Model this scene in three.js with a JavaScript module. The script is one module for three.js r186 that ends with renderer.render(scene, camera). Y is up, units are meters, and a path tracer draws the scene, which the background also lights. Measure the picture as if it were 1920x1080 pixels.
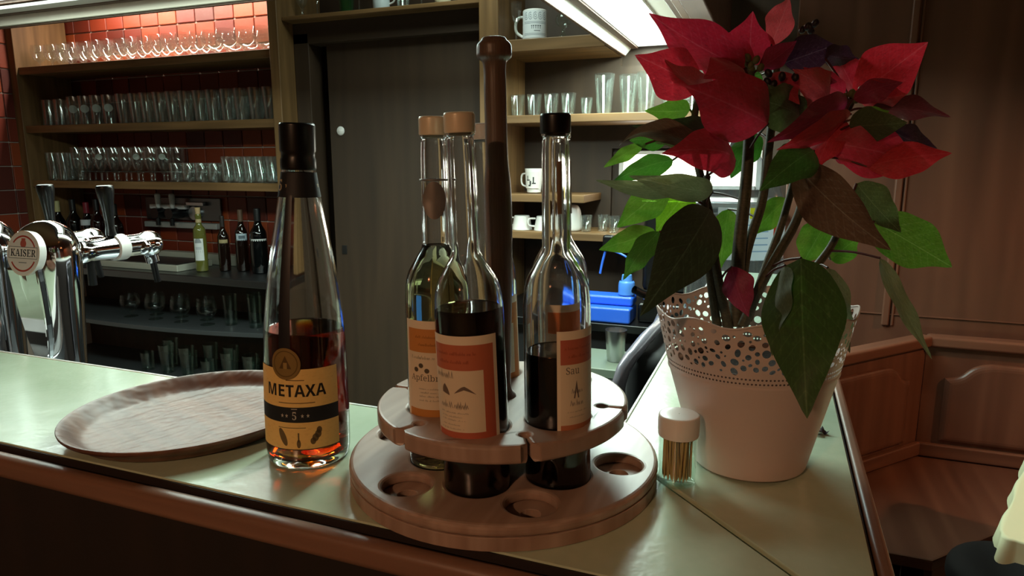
import * as THREE from 'three';
import { RoundedBoxGeometry } from 'three/addons/geometries/RoundedBoxGeometry.js';
import { mergeGeometries, mergeVertices } from 'three/addons/utils/BufferGeometryUtils.js';
import { RectAreaLightUniformsLib } from 'three/addons/lights/RectAreaLightUniformsLib.js';

// ---------- camera, exposure, area lights ----------
const scene = new THREE.Scene();
scene.background = new THREE.Color(0x000000);
const D = Math.PI / 180;
const camera = new THREE.PerspectiveCamera(46.135, 16 / 9, 0.02, 40);
camera.position.set(0, 1.38, 0);
camera.rotation.order = 'YXZ';
camera.rotation.set(-10.43 * D, 21.23 * D, 0);
const renderer = new THREE.WebGLRenderer({ antialias: true });
renderer.toneMapping = THREE.LinearToneMapping;
renderer.toneMappingExposure = 1.15;
renderer.shadowMap.enabled = true;
RectAreaLightUniformsLib.init();
const COOL = 0xe6fff2, WARM = 0xffbd8a;
function area(x, y, z, w, h, intensity, color, tx, ty, tz) {   // lamp of w x h metres at x y z, shining towards tx ty tz
  const l = new THREE.RectAreaLight(color, intensity, w, h);
  l.position.set(x, y, z); l.lookAt(tx, ty, tz); scene.add(l); return l;
}
// the diffusers of the L-shaped canopy above the bar
area(-1.45, 1.828, -1.23, 1.5, 0.22, 22, COOL, -1.45, 0, -1.23);
area(-0.465, 1.828, -1.92, 0.14, 1.66, 39, COOL, -0.465, 0, -1.92);
// ceiling light inside the bar
area(-0.95, 2.515, -2.05, 0.4, 0.4, 16, COOL, -0.95, 0, -2.05);
// tube lamp under the top board of the glass shelf
area(-2.86, 2.235, -2.6, 1.2, 0.05, 68, 0xfff0dc, -2.86, 1.7, -2.74);
const LEAVES = [
 ['crimson', [-0.0357, 1.4659, -0.6794], [-0.1152, 1.5148, -0.6255], [-0.6667, -0.607, -0.4326], 0.0453, 0.08, 0.16, [-0.0302, 1.4531, -0.6868]],
 ['red', [-0.0723, 1.4466, -0.6614], [-0.1177, 1.4732, -0.5835], [-0.4101, -0.9092, 0.0715], 0.0435, 0.05, 0.12, [-0.0738, 1.4348, -0.66]],
 ['rose', [-0.0631, 1.447, -0.6541], [-0.0968, 1.4704, -0.6074], [-0.8372, -0.1651, -0.5214], 0.032, 0.1, 0.2, [-0.0738, 1.4348, -0.66]],
 ['crimson', [-0.0111, 1.4136, -0.635], [-0.0719, 1.444, -0.5519], [-0.4278, -0.9037, 0.0176], 0.0557, 0.06, 0.1, [-0.0273, 1.3901, -0.6662]],
 ['crimson', [-0.0291, 1.4716, -0.7049], [-0.0337, 1.5298, -0.7364], [-0.9373, 0.1056, 0.3321], 0.0502, -0.1, 0.15, [-0.031, 1.4648, -0.6912]],
 ['salmon', [-0.0148, 1.4939, -0.7367], [-0.0017, 1.5505, -0.7857], [-0.8687, 0.4235, 0.257], 0.0276, 0.05, 0.2, [-0.0085, 1.467, -0.7065]],
 ['crimson', [-0.0353, 1.383, -0.6305], [-0.0901, 1.3922, -0.5674], [0.206, -0.9268, 0.3141], 0.0428, 0.16, 0.1, [-0.0588, 1.3691, -0.6295]],
 ['magenta', [0.0568, 1.4389, -0.7209], [-0.011, 1.4037, -0.6113], [0.1206, -0.9644, -0.2351], 0.031, 0.08, 0.2, [0.0569, 1.4316, -0.7125]],
 ['red', [0.0586, 1.4245, -0.7079], [-0.0035, 1.3968, -0.6128], [-0.1322, -0.9252, -0.3558], 0.0261, 0.06, 0.2, [0.0501, 1.4169, -0.7023]],
 ['red', [0.0614, 1.4399, -0.7229], [0.1201, 1.4938, -0.7454], [-0.6408, 0.7553, 0.1376], 0.0518, 0.06, 0.14, [0.0592, 1.4365, -0.7159]],
 ['red', [0.0631, 1.439, -0.7125], [0.1022, 1.4426, -0.7066], [-0.1689, 0.7039, 0.6899], 0.0364, 0.1, 0.2, [0.0569, 1.4316, -0.7125]],
 ['magenta', [0.0586, 1.4371, -0.6994], [0.0963, 1.4517, -0.6952], [-0.2763, 0.8452, -0.4576], 0.024, 0.1, 0.2, [0.0524, 1.4218, -0.7057]],
 ['crimson', [0.0425, 1.398, -0.6746], [0.1154, 1.383, -0.6781], [0.1959, 0.9755, -0.1004], 0.0451, 0.08, 0.1, [0.0337, 1.386, -0.6758]],
 ['red', [0.0714, 1.3775, -0.6708], [0.1331, 1.3916, -0.6648], [-0.1674, 0.902, -0.3979], 0.0323, 0.05, 0.15, [0.0337, 1.386, -0.6758]],
 ['red', [0.0507, 1.4207, -0.704], [0.0295, 1.3748, -0.654], [0.9499, -0.1286, 0.2847], 0.0294, 0.08, 0.2, [0.0478, 1.412, -0.6989]],
 ['crimson', [0.063, 1.4448, -0.7354], [0.0411, 1.4882, -0.7464], [-0.7516, -0.4909, -0.4406], 0.0292, -0.06, 0.25, [0.0592, 1.4365, -0.7159]],
 ['salmon', [0.0619, 1.4468, -0.7354], [0.0841, 1.495, -0.7753], [-0.5744, 0.6625, 0.4808], 0.0241, 0.05, 0.25, [0.0592, 1.4365, -0.7159]],
 ['salmon', [0.0378, 1.4361, -0.7021], [0.0052, 1.463, -0.6511], [-0.441, -0.8789, 0.1817], 0.0324, 0.14, 0.25, [0.0345, 1.4125, -0.707]],
 ['crimson', [0.0528, 1.4438, -0.7203], [0.0146, 1.4697, -0.6997], [-0.6546, -0.5787, -0.4863], 0.0218, 0.1, 0.25, [0.0569, 1.4316, -0.7125]],
 ['maroon', [0.0739, 1.4284, -0.7146], [0.1396, 1.4236, -0.7173], [0.0807, 0.7115, 0.698], 0.0264, -0.06, 0.2, [0.0547, 1.4267, -0.7091]],
 ['purple', [0.0894, 1.4101, -0.6951], [0.1257, 1.3947, -0.6844], [0.1802, 0.8113, 0.5562], 0.0236, 0.12, 0.2, [0.0478, 1.412, -0.6989]],
 ['purple', [-0.0019, 1.4736, -0.7159], [0.0426, 1.4952, -0.7483], [-0.259, 0.9292, 0.2637], 0.0362, 0.1, 0.12, [-0.0085, 1.467, -0.7065]],
 ['purple', [0.0309, 1.4842, -0.7416], [0.0645, 1.4786, -0.7427], [0.1488, 0.771, 0.6192], 0.0235, 0.1, 0.2, [0.0592, 1.4365, -0.7159]],
 ['crimson', [-0.03, 1.4706, -0.7044], [-0.0684, 1.4976, -0.6839], [-0.6591, -0.5403, -0.5231], 0.0324, 0.08, 0.2, [-0.031, 1.4648, -0.6912]],
 ['magenta', [-0.0228, 1.4663, -0.6954], [0.0076, 1.4928, -0.7015], [-0.5364, 0.7176, 0.4442], 0.021, 0.1, 0.3, [-0.0304, 1.457, -0.6883]],
 ['crimson', [-0.0148, 1.4601, -0.6864], [0.0132, 1.4324, -0.6482], [0.8024, 0.5708, -0.1742], 0.0262, 0.1, 0.2, [-0.0085, 1.4421, -0.6977]],
 ['crimson', [-0.0357, 1.4649, -0.6792], [-0.0659, 1.4549, -0.6219], [0.6326, -0.7474, 0.203], 0.0371, 0.08, 0.2, [-0.0299, 1.4492, -0.6854]],
 ['crimson', [0.0441, 1.4077, -0.7098], [0.0814, 1.3832, -0.7086], [0.4932, 0.7706, 0.4037], 0.0367, 0.08, 0.2, [0.0298, 1.4041, -0.7035]],
 ['magenta', [0.0084, 1.4565, -0.7056], [0.044, 1.4541, -0.6971], [0.1543, 0.9079, -0.3897], 0.0282, 0.1, 0.3, [-0.0085, 1.4471, -0.6995]],
 ['magenta', [0.0094, 1.4419, -0.7031], [-0.0164, 1.428, -0.6358], [0.706, -0.6967, 0.1268], 0.0253, 0.1, 0.2, [-0.0085, 1.4321, -0.6942]],
 ['crimson', [-0.0348, 1.4726, -0.7029], [-0.0873, 1.4835, -0.6847], [-0.1864, -0.9812, 0.0499], 0.0379, 0.05, 0.15, [-0.031, 1.4648, -0.6912]],
 ['dark', [-0.0621, 1.4899, -0.7175], [-0.096, 1.509, -0.7299], [-0.5092, -0.8577, 0.071], 0.0182, 0.1, 0.2, [-0.0313, 1.4687, -0.6926]],
 ['green', [-0.0216, 1.4653, -0.7284], [-0.0615, 1.4498, -0.688], [0.52, -0.8317, 0.1944], 0.0396, 0.08, 0.15, [-0.0085, 1.462, -0.7047]],
 ['olive', [0.0151, 1.4207, -0.6902], [-0.0273, 1.4385, -0.6118], [-0.199, -0.9734, 0.1134], 0.0426, 0.1, 0.15, [0.0274, 1.3999, -0.7018]],
 ['olive', [0.0249, 1.4174, -0.7043], [-0.0138, 1.4517, -0.6524], [-0.8254, -0.4788, -0.2991], 0.0307, 0.1, 0.15, [0.0298, 1.4041, -0.7035]],
 ['olive', [0.0557, 1.4129, -0.6826], [0.0969, 1.4159, -0.6556], [-0.2611, 0.9187, 0.2963], 0.0298, 0.08, 0.15, [0.0433, 1.4022, -0.6921]],
 ['light', [0.0598, 1.4191, -0.6963], [0.0853, 1.4257, -0.6748], [-0.052, 0.9703, -0.2362], 0.015, 0.1, 0.2, [0.0478, 1.412, -0.6989]],
 ['light', [-0.0818, 1.4299, -0.6762], [-0.1186, 1.4303, -0.6402], [-0.2514, -0.936, -0.2466], 0.0216, 0.12, 0.2, [-0.075, 1.4183, -0.6587]],
 ['dark', [-0.0618, 1.413, -0.6588], [-0.1205, 1.4163, -0.593], [-0.2527, -0.9511, -0.1777], 0.0232, 0.2, 0.15, [-0.0738, 1.4006, -0.6548]],
 ['green', [-0.1038, 1.4028, -0.6841], [-0.1379, 1.4039, -0.6711], [0.0198, -0.9905, 0.1358], 0.0211, 0.1, 0.1, [-0.0757, 1.4074, -0.6578]],
 ['olive', [-0.0637, 1.4011, -0.6448], [-0.1006, 1.4001, -0.5976], [0.2571, -0.9493, 0.1809], 0.023, 0.1, 0.15, [-0.0701, 1.3869, -0.6489]],
 ['olivered', [-0.0563, 1.3875, -0.6123], [-0.1184, 1.3983, -0.5357], [-0.6178, -0.6735, -0.4059], 0.0229, -0.2, 0.3, [-0.0588, 1.3691, -0.6295]],
 ['light', [-0.1258, 1.3977, -0.6746], [-0.1619, 1.3782, -0.6676], [0.4838, -0.8729, 0.0635], 0.0128, 0.08, 0.2, [-0.0757, 1.4074, -0.6578]],
 ['green', [-0.0967, 1.3834, -0.683], [-0.1499, 1.366, -0.6589], [0.4078, -0.8721, 0.2705], 0.0222, 0.1, 0.2, [-0.072, 1.3937, -0.6519]],
 ['sage', [-0.0516, 1.356, -0.6079], [-0.1099, 1.3753, -0.5345], [-0.3484, -0.9368, -0.0304], 0.0221, 0.14, 0.14, [-0.0586, 1.3427, -0.6259]],
 ['sage', [-0.0802, 1.3546, -0.6074], [-0.1413, 1.3707, -0.5541], [-0.4071, -0.8918, -0.1973], 0.0154, 0.1, 0.2, [-0.0586, 1.3427, -0.6259]],
 ['light', [-0.0968, 1.3585, -0.6563], [-0.1396, 1.3232, -0.6327], [0.6413, -0.7671, 0.0155], 0.0314, 0.05, 0.12, [-0.0646, 1.3663, -0.64]],
 ['lime', [-0.0815, 1.3543, -0.6941], [-0.1111, 1.3149, -0.6858], [0.7904, -0.6086, -0.0703], 0.0394, 0.04, 0.1, [-0.0646, 1.3663, -0.64]],
 ['light', [-0.0685, 1.3522, -0.6988], [-0.0949, 1.3568, -0.6785], [0.0826, -0.9434, 0.3212], 0.0223, 0.04, 0.1, [-0.0275, 1.347, -0.6537]],
 ['dark', [-0.0515, 1.3422, -0.5943], [-0.0906, 1.2726, -0.4999], [0.7795, -0.6129, -0.129], 0.0482, 0.12, 0.1, [-0.0575, 1.3275, -0.6257]],
 ['light', [-0.1017, 1.3158, -0.635], [-0.1514, 1.3036, -0.6133], [0.2856, -0.9508, 0.1196], 0.0239, 0.06, 0.12, [-0.0552, 1.3062, -0.6271]],
 ['green', [-0.0984, 1.3187, -0.626], [-0.1266, 1.2774, -0.6069], [0.8436, -0.4232, 0.3304], 0.0237, 0.08, 0.15, [-0.056, 1.3118, -0.6263]],
 ['moss', [0.0824, 1.3291, -0.6765], [0.1492, 1.2933, -0.6953], [0.4904, 0.8666, 0.0924], 0.0438, 0.08, 0.12, [0.0563, 1.3231, -0.6869]],
 ['olivered', [0.0143, 1.3776, -0.6378], [0.0946, 1.3119, -0.656], [0.5412, 0.7607, -0.3584], 0.0483, -0.1, 0.22, [0.0239, 1.3592, -0.6597]],
 ['olive', [0.0652, 1.3626, -0.6764], [0.1031, 1.3235, -0.6725], [0.6419, 0.661, 0.3886], 0.03, 0.08, 0.2, [0.0563, 1.3231, -0.6869]],
 ['light', [0.0468, 1.3211, -0.7374], [0.0285, 1.2808, -0.7441], [0.901, -0.4243, 0.0911], 0.0354, 0.05, 0.1, [0.0563, 1.3231, -0.6869]],
 ['light', [0.0523, 1.2882, -0.7221], [0.0791, 1.3107, -0.7479], [-0.6426, 0.7662, 0.0007], 0.0266, 0.05, 0.1, [0.0453, 1.299, -0.678]],
 ['deep', [0.0213, 1.3057, -0.5826], [0.0309, 1.2039, -0.5117], [0.9799, 0.1677, 0.1081], 0.0572, 0.06, 0.12, [-0.0007, 1.2896, -0.6387]],
 ['sage', [0.0455, 1.2906, -0.6436], [0.0684, 1.2206, -0.6387], [0.8008, 0.2983, 0.5193], 0.0258, 0.05, 0.2, [0.0377, 1.287, -0.6726]],
 ['sage', [0.086, 1.3002, -0.6503], [0.1286, 1.2248, -0.6301], [0.757, 0.5301, 0.382], 0.0134, 0.06, 0.3, [0.0469, 1.3014, -0.679]],
 ['olive', [0.0098, 1.2998, -0.577], [0.0046, 1.2375, -0.5409], [0.6497, 0.3398, 0.68], 0.026, 0.05, 0.2, [-0.0049, 1.2801, -0.6367]],
 ['deep', [0.0275, 1.3913, -0.6565], [-0.0139, 1.3611, -0.6017], [0.6907, -0.7114, 0.1297], 0.0341, 0.12, 0.12, [0.0265, 1.3738, -0.6636]],
 ['light', [-0.0438, 1.3356, -0.7051], [-0.0486, 1.278, -0.7027], [0.99, -0.0776, 0.1177], 0.027, 0.05, 0.1, [-0.0157, 1.3307, -0.665]],
 ['light', [0.0096, 1.3465, -0.7171], [-0.0239, 1.3107, -0.697], [0.769, -0.6067, 0.2011], 0.0243, 0.06, 0.15, [0.0091, 1.3406, -0.6836]],
 ['green', [-0.0214, 1.4085, -0.7063], [-0.0426, 1.3682, -0.6901], [0.8916, -0.357, 0.2787], 0.0273, 0.08, 0.15, [-0.0097, 1.4007, -0.686]],
 ['magenta', [-0.0332, 1.29, -0.6238], [-0.016, 1.2503, -0.6118], [0.8652, 0.4448, 0.2315], 0.028, 0.1, 0.25, [-0.0436, 1.2743, -0.6276]],
];
const STEMS = [
 [[[-0.043, 1.2331, -0.6306], [-0.0515, 1.2782, -0.6308], [-0.0567, 1.3174, -0.6256], [-0.0594, 1.3528, -0.626], [-0.0588, 1.3691, -0.6295]], 0.0042, 0.0032],
 [[[-0.0331, 1.2329, -0.629], [-0.0436, 1.2743, -0.6276], [-0.0498, 1.3029, -0.6287], [-0.0533, 1.3263, -0.6341], [-0.0627, 1.3595, -0.637], [-0.0757, 1.4074, -0.6578], [-0.0731, 1.4457, -0.6609]], 0.0045, 0.003],
 [[[-0.0271, 1.2331, -0.6368], [-0.029, 1.2777, -0.6427], [-0.0287, 1.3164, -0.6471], [-0.027, 1.3593, -0.6563], [-0.0274, 1.4024, -0.6701], [-0.0293, 1.4414, -0.6825], [-0.0313, 1.4687, -0.6926]], 0.0068, 0.0042],
 [[[-0.0245, 1.232, -0.643], [-0.0232, 1.2963, -0.653], [-0.0127, 1.3444, -0.6698], [-0.0102, 1.3881, -0.6827], [-0.0085, 1.4321, -0.6942], [-0.0085, 1.467, -0.7065]], 0.005, 0.0035],
 [[[-0.0212, 1.2355, -0.6286], [-0.0091, 1.2705, -0.6348], [0.0056, 1.304, -0.6416], [0.0164, 1.3272, -0.6504], [0.022, 1.3482, -0.6568], [0.0265, 1.3738, -0.6636], [0.0433, 1.4022, -0.6921], [0.0592, 1.4365, -0.7159]], 0.0048, 0.003],
 [[[-0.0177, 1.2366, -0.652], [-0.0068, 1.2803, -0.6671], [0.0046, 1.3195, -0.6792], [0.0109, 1.349, -0.6853], [0.0179, 1.3832, -0.6948], [0.0345, 1.4125, -0.707]], 0.004, 0.003],
 [[[0.0377, 1.287, -0.6726], [0.0484, 1.3038, -0.6801], [0.0563, 1.3231, -0.6869]], 0.0038, 0.0032],
];
const BUDS = [[[-0.0303, 1.4695, -0.6877], 7, 0.012, 0], [[-0.0094, 1.4491, -0.6645], 9, 0.02, 1], [[0.0611, 1.4418, -0.7123], 6, 0.011, 0], [[0.0197, 1.5084, -0.742], 5, 0.008, 1], [[0.1037, 1.4063, -0.7], 3, 0.006, 1], [[-0.0433, 1.3761, -0.6369], 4, 0.008, 1]];

// ---------- helpers ----------
let seed = 7;
const rnd = () => { seed = (seed * 1664525 + 1013904223) >>> 0; return seed / 4294967296; };
const rr = (a, b) => a + (b - a) * rnd();
const taken = {};
function numbered(n) { const k = taken[n] = (taken[n] ?? -1) + 1; return k ? n + '_' + String(k).padStart(3, '0') : n; }
function shade(o) { o.traverse(m => { if (m.isMesh) { m.castShadow = true; m.receiveShadow = true; } }); return o; }
function mesh(name, geo, mat, parent) {
  const g = Array.isArray(geo) ? join(geo) : geo;
  const m = new THREE.Mesh(g, mat); m.name = parent === scene ? numbered(name) : name; m.castShadow = m.receiveShadow = true;
  parent.add(m); return m;
}
function join(gs) {
  const list = gs.map(g => { const q = g.index ? g.toNonIndexed() : g.clone(); for (const k of Object.keys(q.attributes)) if (!['position', 'normal', 'uv'].includes(k)) q.deleteAttribute(k); return q; });
  return mergeGeometries(list);
}
function tag(o, label, category, group) { o.userData.label = label; o.userData.category = category; if (group) o.userData.group = group; return o; }
function thing(name, label, category, [x, y, z] = [0, 0, 0], turn = 0, group) {
  const o = new THREE.Group(); o.name = numbered(name); scene.add(o); o.position.set(x, y, z); o.rotation.y = turn;
  return tag(o, label, category, group);
}
function struct(name, geo, mat) { const m = mesh(name, geo, mat, scene); m.userData.kind = 'structure'; return m; }
function uvMetres(g, s = 1, rot = false) {       // box-projected uv in metres
  const q = g.index ? g.toNonIndexed() : g; q.computeVertexNormals();
  const p = q.attributes.position, n = q.attributes.normal, uv = new Float32Array(p.count * 2);
  for (let i = 0; i < p.count; i++) {
    const ax = Math.abs(n.getX(i)), ay = Math.abs(n.getY(i)), az = Math.abs(n.getZ(i));
    let u, v;
    if (ax >= ay && ax >= az) { u = p.getZ(i); v = p.getY(i); } else if (ay >= az) { u = p.getX(i); v = p.getZ(i); } else { u = p.getX(i); v = p.getY(i); }
    if (rot) [u, v] = [v, u];
    uv[2 * i] = u * s; uv[2 * i + 1] = v * s;
  }
  q.setAttribute('uv', new THREE.BufferAttribute(uv, 2)); return q;
}
function bx(w, h, d, x = 0, y = 0, z = 0, r = 0.002, rot = false) {   // centred box, rounded edges, uv in metres
  const g = r > 0 ? new RoundedBoxGeometry(w, h, d, 1, Math.min(r, w / 2.01, h / 2.01, d / 2.01)) : new THREE.BoxGeometry(w, h, d);
  g.translate(x, y, z);
  const q = g.index ? g.toNonIndexed() : g, n = q.attributes.normal.clone();
  const o = uvMetres(q, 1, rot); o.setAttribute('normal', n); return o;
}
const box2 = (x0, x1, y0, y1, z0, z1, r, rot) => bx(x1 - x0, y1 - y0, z1 - z0, (x0 + x1) / 2, (y0 + y1) / 2, (z0 + z1) / 2, r, rot);
const lathe = (pts, seg = 32) => new THREE.LatheGeometry(pts.map(p => new THREE.Vector2(p[0], p[1])), seg);
const cyl = (r0, r1, h, x = 0, y = 0, z = 0, seg = 24) => new THREE.CylinderGeometry(r0, r1, h, seg).translate(x, y, z);
function tube(pts, r, seg = 24, rad = 8) { const c = new THREE.CatmullRomCurve3(pts.map(p => new THREE.Vector3(...p))); return new THREE.TubeGeometry(c, seg, r, rad); }
function taperTube(pts, r0, r1, seg = 28, rad = 9) {
  const c = new THREE.CatmullRomCurve3(pts.map(p => new THREE.Vector3(...p))), g = new THREE.TubeGeometry(c, seg, 1, rad), p = g.attributes.position, v = new THREE.Vector3();
  for (let i = 0; i <= seg; i++) { const o = c.getPointAt(i / seg), r = r0 + (r1 - r0) * i / seg; for (let j = 0; j <= rad; j++) { const k = i * (rad + 1) + j; v.fromBufferAttribute(p, k).sub(o).multiplyScalar(r).add(o); p.setXYZ(k, v.x, v.y, v.z); } }
  g.computeVertexNormals(); return g;
}
function smooth(pts, n = 6) {    // smoothed lathe profile
  const c = new THREE.CatmullRomCurve3(pts.map(p => new THREE.Vector3(p[0], p[1], 0)), false, 'centripetal'), out = [];
  for (let i = 0; i <= n * (pts.length - 1); i++) { const q = c.getPoint(i / (n * (pts.length - 1))); out.push([Math.max(0, q.x), q.y]); }
  return out;
}
// ---------- computed textures ----------
function noiseGrid(n) { const a = new Float32Array(n * n); for (let i = 0; i < n * n; i++) a[i] = rnd(); return a; }
const NG = 64, ng = noiseGrid(NG);
function vn(x, y, px, py) {   // periodic value noise
  const xi = Math.floor(x), yi = Math.floor(y), fx = x - xi, fy = y - yi, sx = fx * fx * (3 - 2 * fx), sy = fy * fy * (3 - 2 * fy);
  const g = (a, b) => ng[(((b % py) + py) % py % NG) * NG + (((a % px) + px) % px % NG)];
  return (g(xi, yi) * (1 - sx) + g(xi + 1, yi) * sx) * (1 - sy) + (g(xi, yi + 1) * (1 - sx) + g(xi + 1, yi + 1) * sx) * sy;
}
function dataTex(n, fn, srgb, rep = 1) {
  const d = new Uint8Array(n * n * 4);
  for (let j = 0; j < n; j++) for (let i = 0; i < n; i++) { const c = fn(i / n, j / n); for (let k = 0; k < 3; k++) d[(j * n + i) * 4 + k] = Math.max(0, Math.min(255, (Array.isArray(c) ? c[k] : c) * 255)); d[(j * n + i) * 4 + 3] = 255; }
  const t = new THREE.DataTexture(d, n, n); t.wrapS = t.wrapT = THREE.RepeatWrapping; t.magFilter = THREE.LinearFilter; t.minFilter = THREE.LinearMipmapLinearFilter; t.generateMipmaps = true;
  if (srgb) t.colorSpace = THREE.SRGBColorSpace; t.repeat.set(rep, rep); t.needsUpdate = true; return t;
}
function grain(u, v) {    // 0..1, streaks along v
  const w = vn(u * 6, v * 2, 6, 2) * 1.5;
  return 0.35 * vn(u * 48 + w * 3, v * 3, 48, 3) + 0.3 * vn(u * 64, v * 4 + 7, 64, 4) + 0.35 * vn(u * 12 + w, v * 2, 12, 2);
}
const mixc = (a, b, t) => a.map((q, k) => q + (b[k] - q) * t);
const hex = h => [(h >> 16 & 255) / 255, (h >> 8 & 255) / 255, (h & 255) / 255];
const woodTex = (a, b, rep) => dataTex(256, (u, v) => mixc(hex(a), hex(b), grain(u, v)), true, rep);
const grainBump = dataTex(256, (u, v) => grain(u, v), false, 2);
function wood(a, b, rough, rep = 1.5, extra = {}) { return new THREE.MeshPhysicalMaterial({ map: woodTex(a, b, rep), roughness: rough, bumpMap: grainBump, bumpScale: 0.0003, ...extra }); }
const mottled = dataTex(256, (u, v) => 0.5 * vn(u * 8, v * 8, 8, 8) + 0.3 * vn(u * 24, v * 24, 24, 24) + 0.2 * vn(u * 60, v * 60, 60, 60), false, 6);
const M = {
  laminate: new THREE.MeshPhysicalMaterial({ map: dataTex(256, (u, v) => mixc(hex(0xb2c0a6), hex(0xbecab2), 0.6 * vn(u * 10, v * 10, 10, 10) + 0.4 * vn(u * 50, v * 50, 50, 50)), true, 3), roughness: 0.22, bumpMap: mottled, bumpScale: 0.00025 }),
  barWood: wood(0x150c08, 0x24160f, 0.7, 1.2),
  edgeWood: wood(0x6b4a3a, 0x94705c, 0.4, 2),
  carousel: wood(0x8a6e5e, 0xb2998a, 0.36, 4),
  pole: wood(0x5c483c, 0x786254, 0.38, 4),
  tray: wood(0x6e4433, 0xa2745c, 0.32, 3, { clearcoat: 0.4, clearcoatRoughness: 0.25 }),
  shelfWood: wood(0x5a4124, 0x947048, 0.5, 1.5),
  door: wood(0x34261a, 0x483626, 0.6, 0.8),
  panel: wood(0x4e3125, 0x704a38, 0.42, 0.7),
  bench: wood(0x523226, 0x7d5440, 0.4, 0.9),
  cream: new THREE.MeshStandardMaterial({ color: 0xd8d0c0, roughness: 0.6 }),
  canopyWood: wood(0x4a3326, 0x6f5142, 0.45, 1.5),
  steel: new THREE.MeshStandardMaterial({ color: 0xb4b6b8, metalness: 1, roughness: 0.28 }),
  darkSteel: new THREE.MeshStandardMaterial({ color: 0x6d7072, metalness: 1, roughness: 0.35 }),
  chrome: new THREE.MeshStandardMaterial({ color: 0xe4e4e6, metalness: 1, roughness: 0.06 }),
  black: new THREE.MeshStandardMaterial({ color: 0x0c0c0d, roughness: 0.3 }),
  blackMatte: new THREE.MeshStandardMaterial({ color: 0x111112, roughness: 0.8 }),
  glass: new THREE.MeshPhysicalMaterial({ color: 0xffffff, roughness: 0.03, transmission: 1, thickness: 0.002, ior: 1.5 }),
  shelfGlass: new THREE.MeshPhysicalMaterial({ color: 0xf6faf8, roughness: 0.04, transmission: 0.985, thickness: 0, ior: 2.1 }),
  thinGlass: new THREE.MeshPhysicalMaterial({ color: 0xf4fbf8, roughness: 0.03, transmission: 1, thickness: 0, ior: 1.5 }),
  white: new THREE.MeshPhysicalMaterial({ color: 0xe9e6e2, roughness: 0.25 }),
  grout: new THREE.MeshStandardMaterial({ color: 0xb0a095, roughness: 0.9 }),
  plaster: new THREE.MeshStandardMaterial({ color: 0x8f7658, roughness: 0.9 }),
  floor: new THREE.MeshStandardMaterial({ color: 0x8d8a7c, roughness: 0.5 }),
};
M.diffuser = new THREE.MeshStandardMaterial({ color: 0xf4fff6, emissive: 0xf4fff6, emissiveIntensity: 1.5, roughness: 0.6, emissiveMap: dataTex(256, (u, v) => 0.8 + 0.2 * vn(u * 40, v * 40, 40, 40), true, 4) });
function canvasTex(w, h, draw) {
  const c = document.createElement('canvas'); c.width = w; c.height = h; const g = c.getContext('2d'); draw(g, w, h);
  const t = new THREE.CanvasTexture(c); t.colorSpace = THREE.SRGBColorSpace; return t;
}
// label wrapped round a body of revolution: rows of [radius, y], from angle a0 to a1 (0 = towards +z, growing towards +x)
function wrapLabel(rows, a0, a1, off = 0.0004, seg = 28) {
  const pos = [], uv = [], idx = [], n = rows.length;
  for (let j = 0; j < n; j++) for (let i = 0; i <= seg; i++) {
    const a = a0 + (a1 - a0) * i / seg, r = rows[j][0] + off;
    pos.push(r * Math.sin(a), rows[j][1], r * Math.cos(a)); uv.push(i / seg, (rows[j][1] - rows[0][1]) / (rows[n - 1][1] - rows[0][1]));
  }
  for (let j = 0; j < n - 1; j++) for (let i = 0; i < seg; i++) { const k = j * (seg + 1) + i; idx.push(k, k + 1, k + seg + 2, k, k + seg + 2, k + seg + 1); }
  const g = new THREE.BufferGeometry(); g.setAttribute('position', new THREE.Float32BufferAttribute(pos, 3)); g.setAttribute('uv', new THREE.Float32BufferAttribute(uv, 2)); g.setIndex(idx); g.computeVertexNormals(); return g;
}
const paper = (map) => new THREE.MeshStandardMaterial({ map, roughness: 0.6 });

// ---------- room shell ----------
const CT = 1.10;                       // height of the bar top
struct('floor', box2(-4.2, 3.2, -0.1, 0, -3.2, 2.8, 0), M.floor);
struct('ceiling', box2(-4.2, 3.2, 2.55, 2.65, -3.2, 2.8, 0), M.plaster);
struct('wall_front', box2(-4.2, 3.2, 0, 2.55, 2.7, 2.8, 0), M.plaster);
struct('wall_side', box2(3.1, 3.2, 0, 2.55, -3.1, 2.7, 0), M.panel);
const wallBack = struct('wall_back', [box2(-4.2, -0.59, 0, 2.55, -2.9, -2.8, 0), box2(-0.59, -0.08, 0, 1.295, -2.9, -2.8, 0), box2(-0.59, -0.08, 1.415, 2.55, -2.9, -2.8, 0), box2(-0.08, 0.03, 0, 2.55, -2.9, -2.8, 0)], M.door);
const wallLeft = struct('wall_left', box2(-4.0, -3.79, 0, 2.55, -2.8, 2.7, 0), M.grout);
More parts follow.
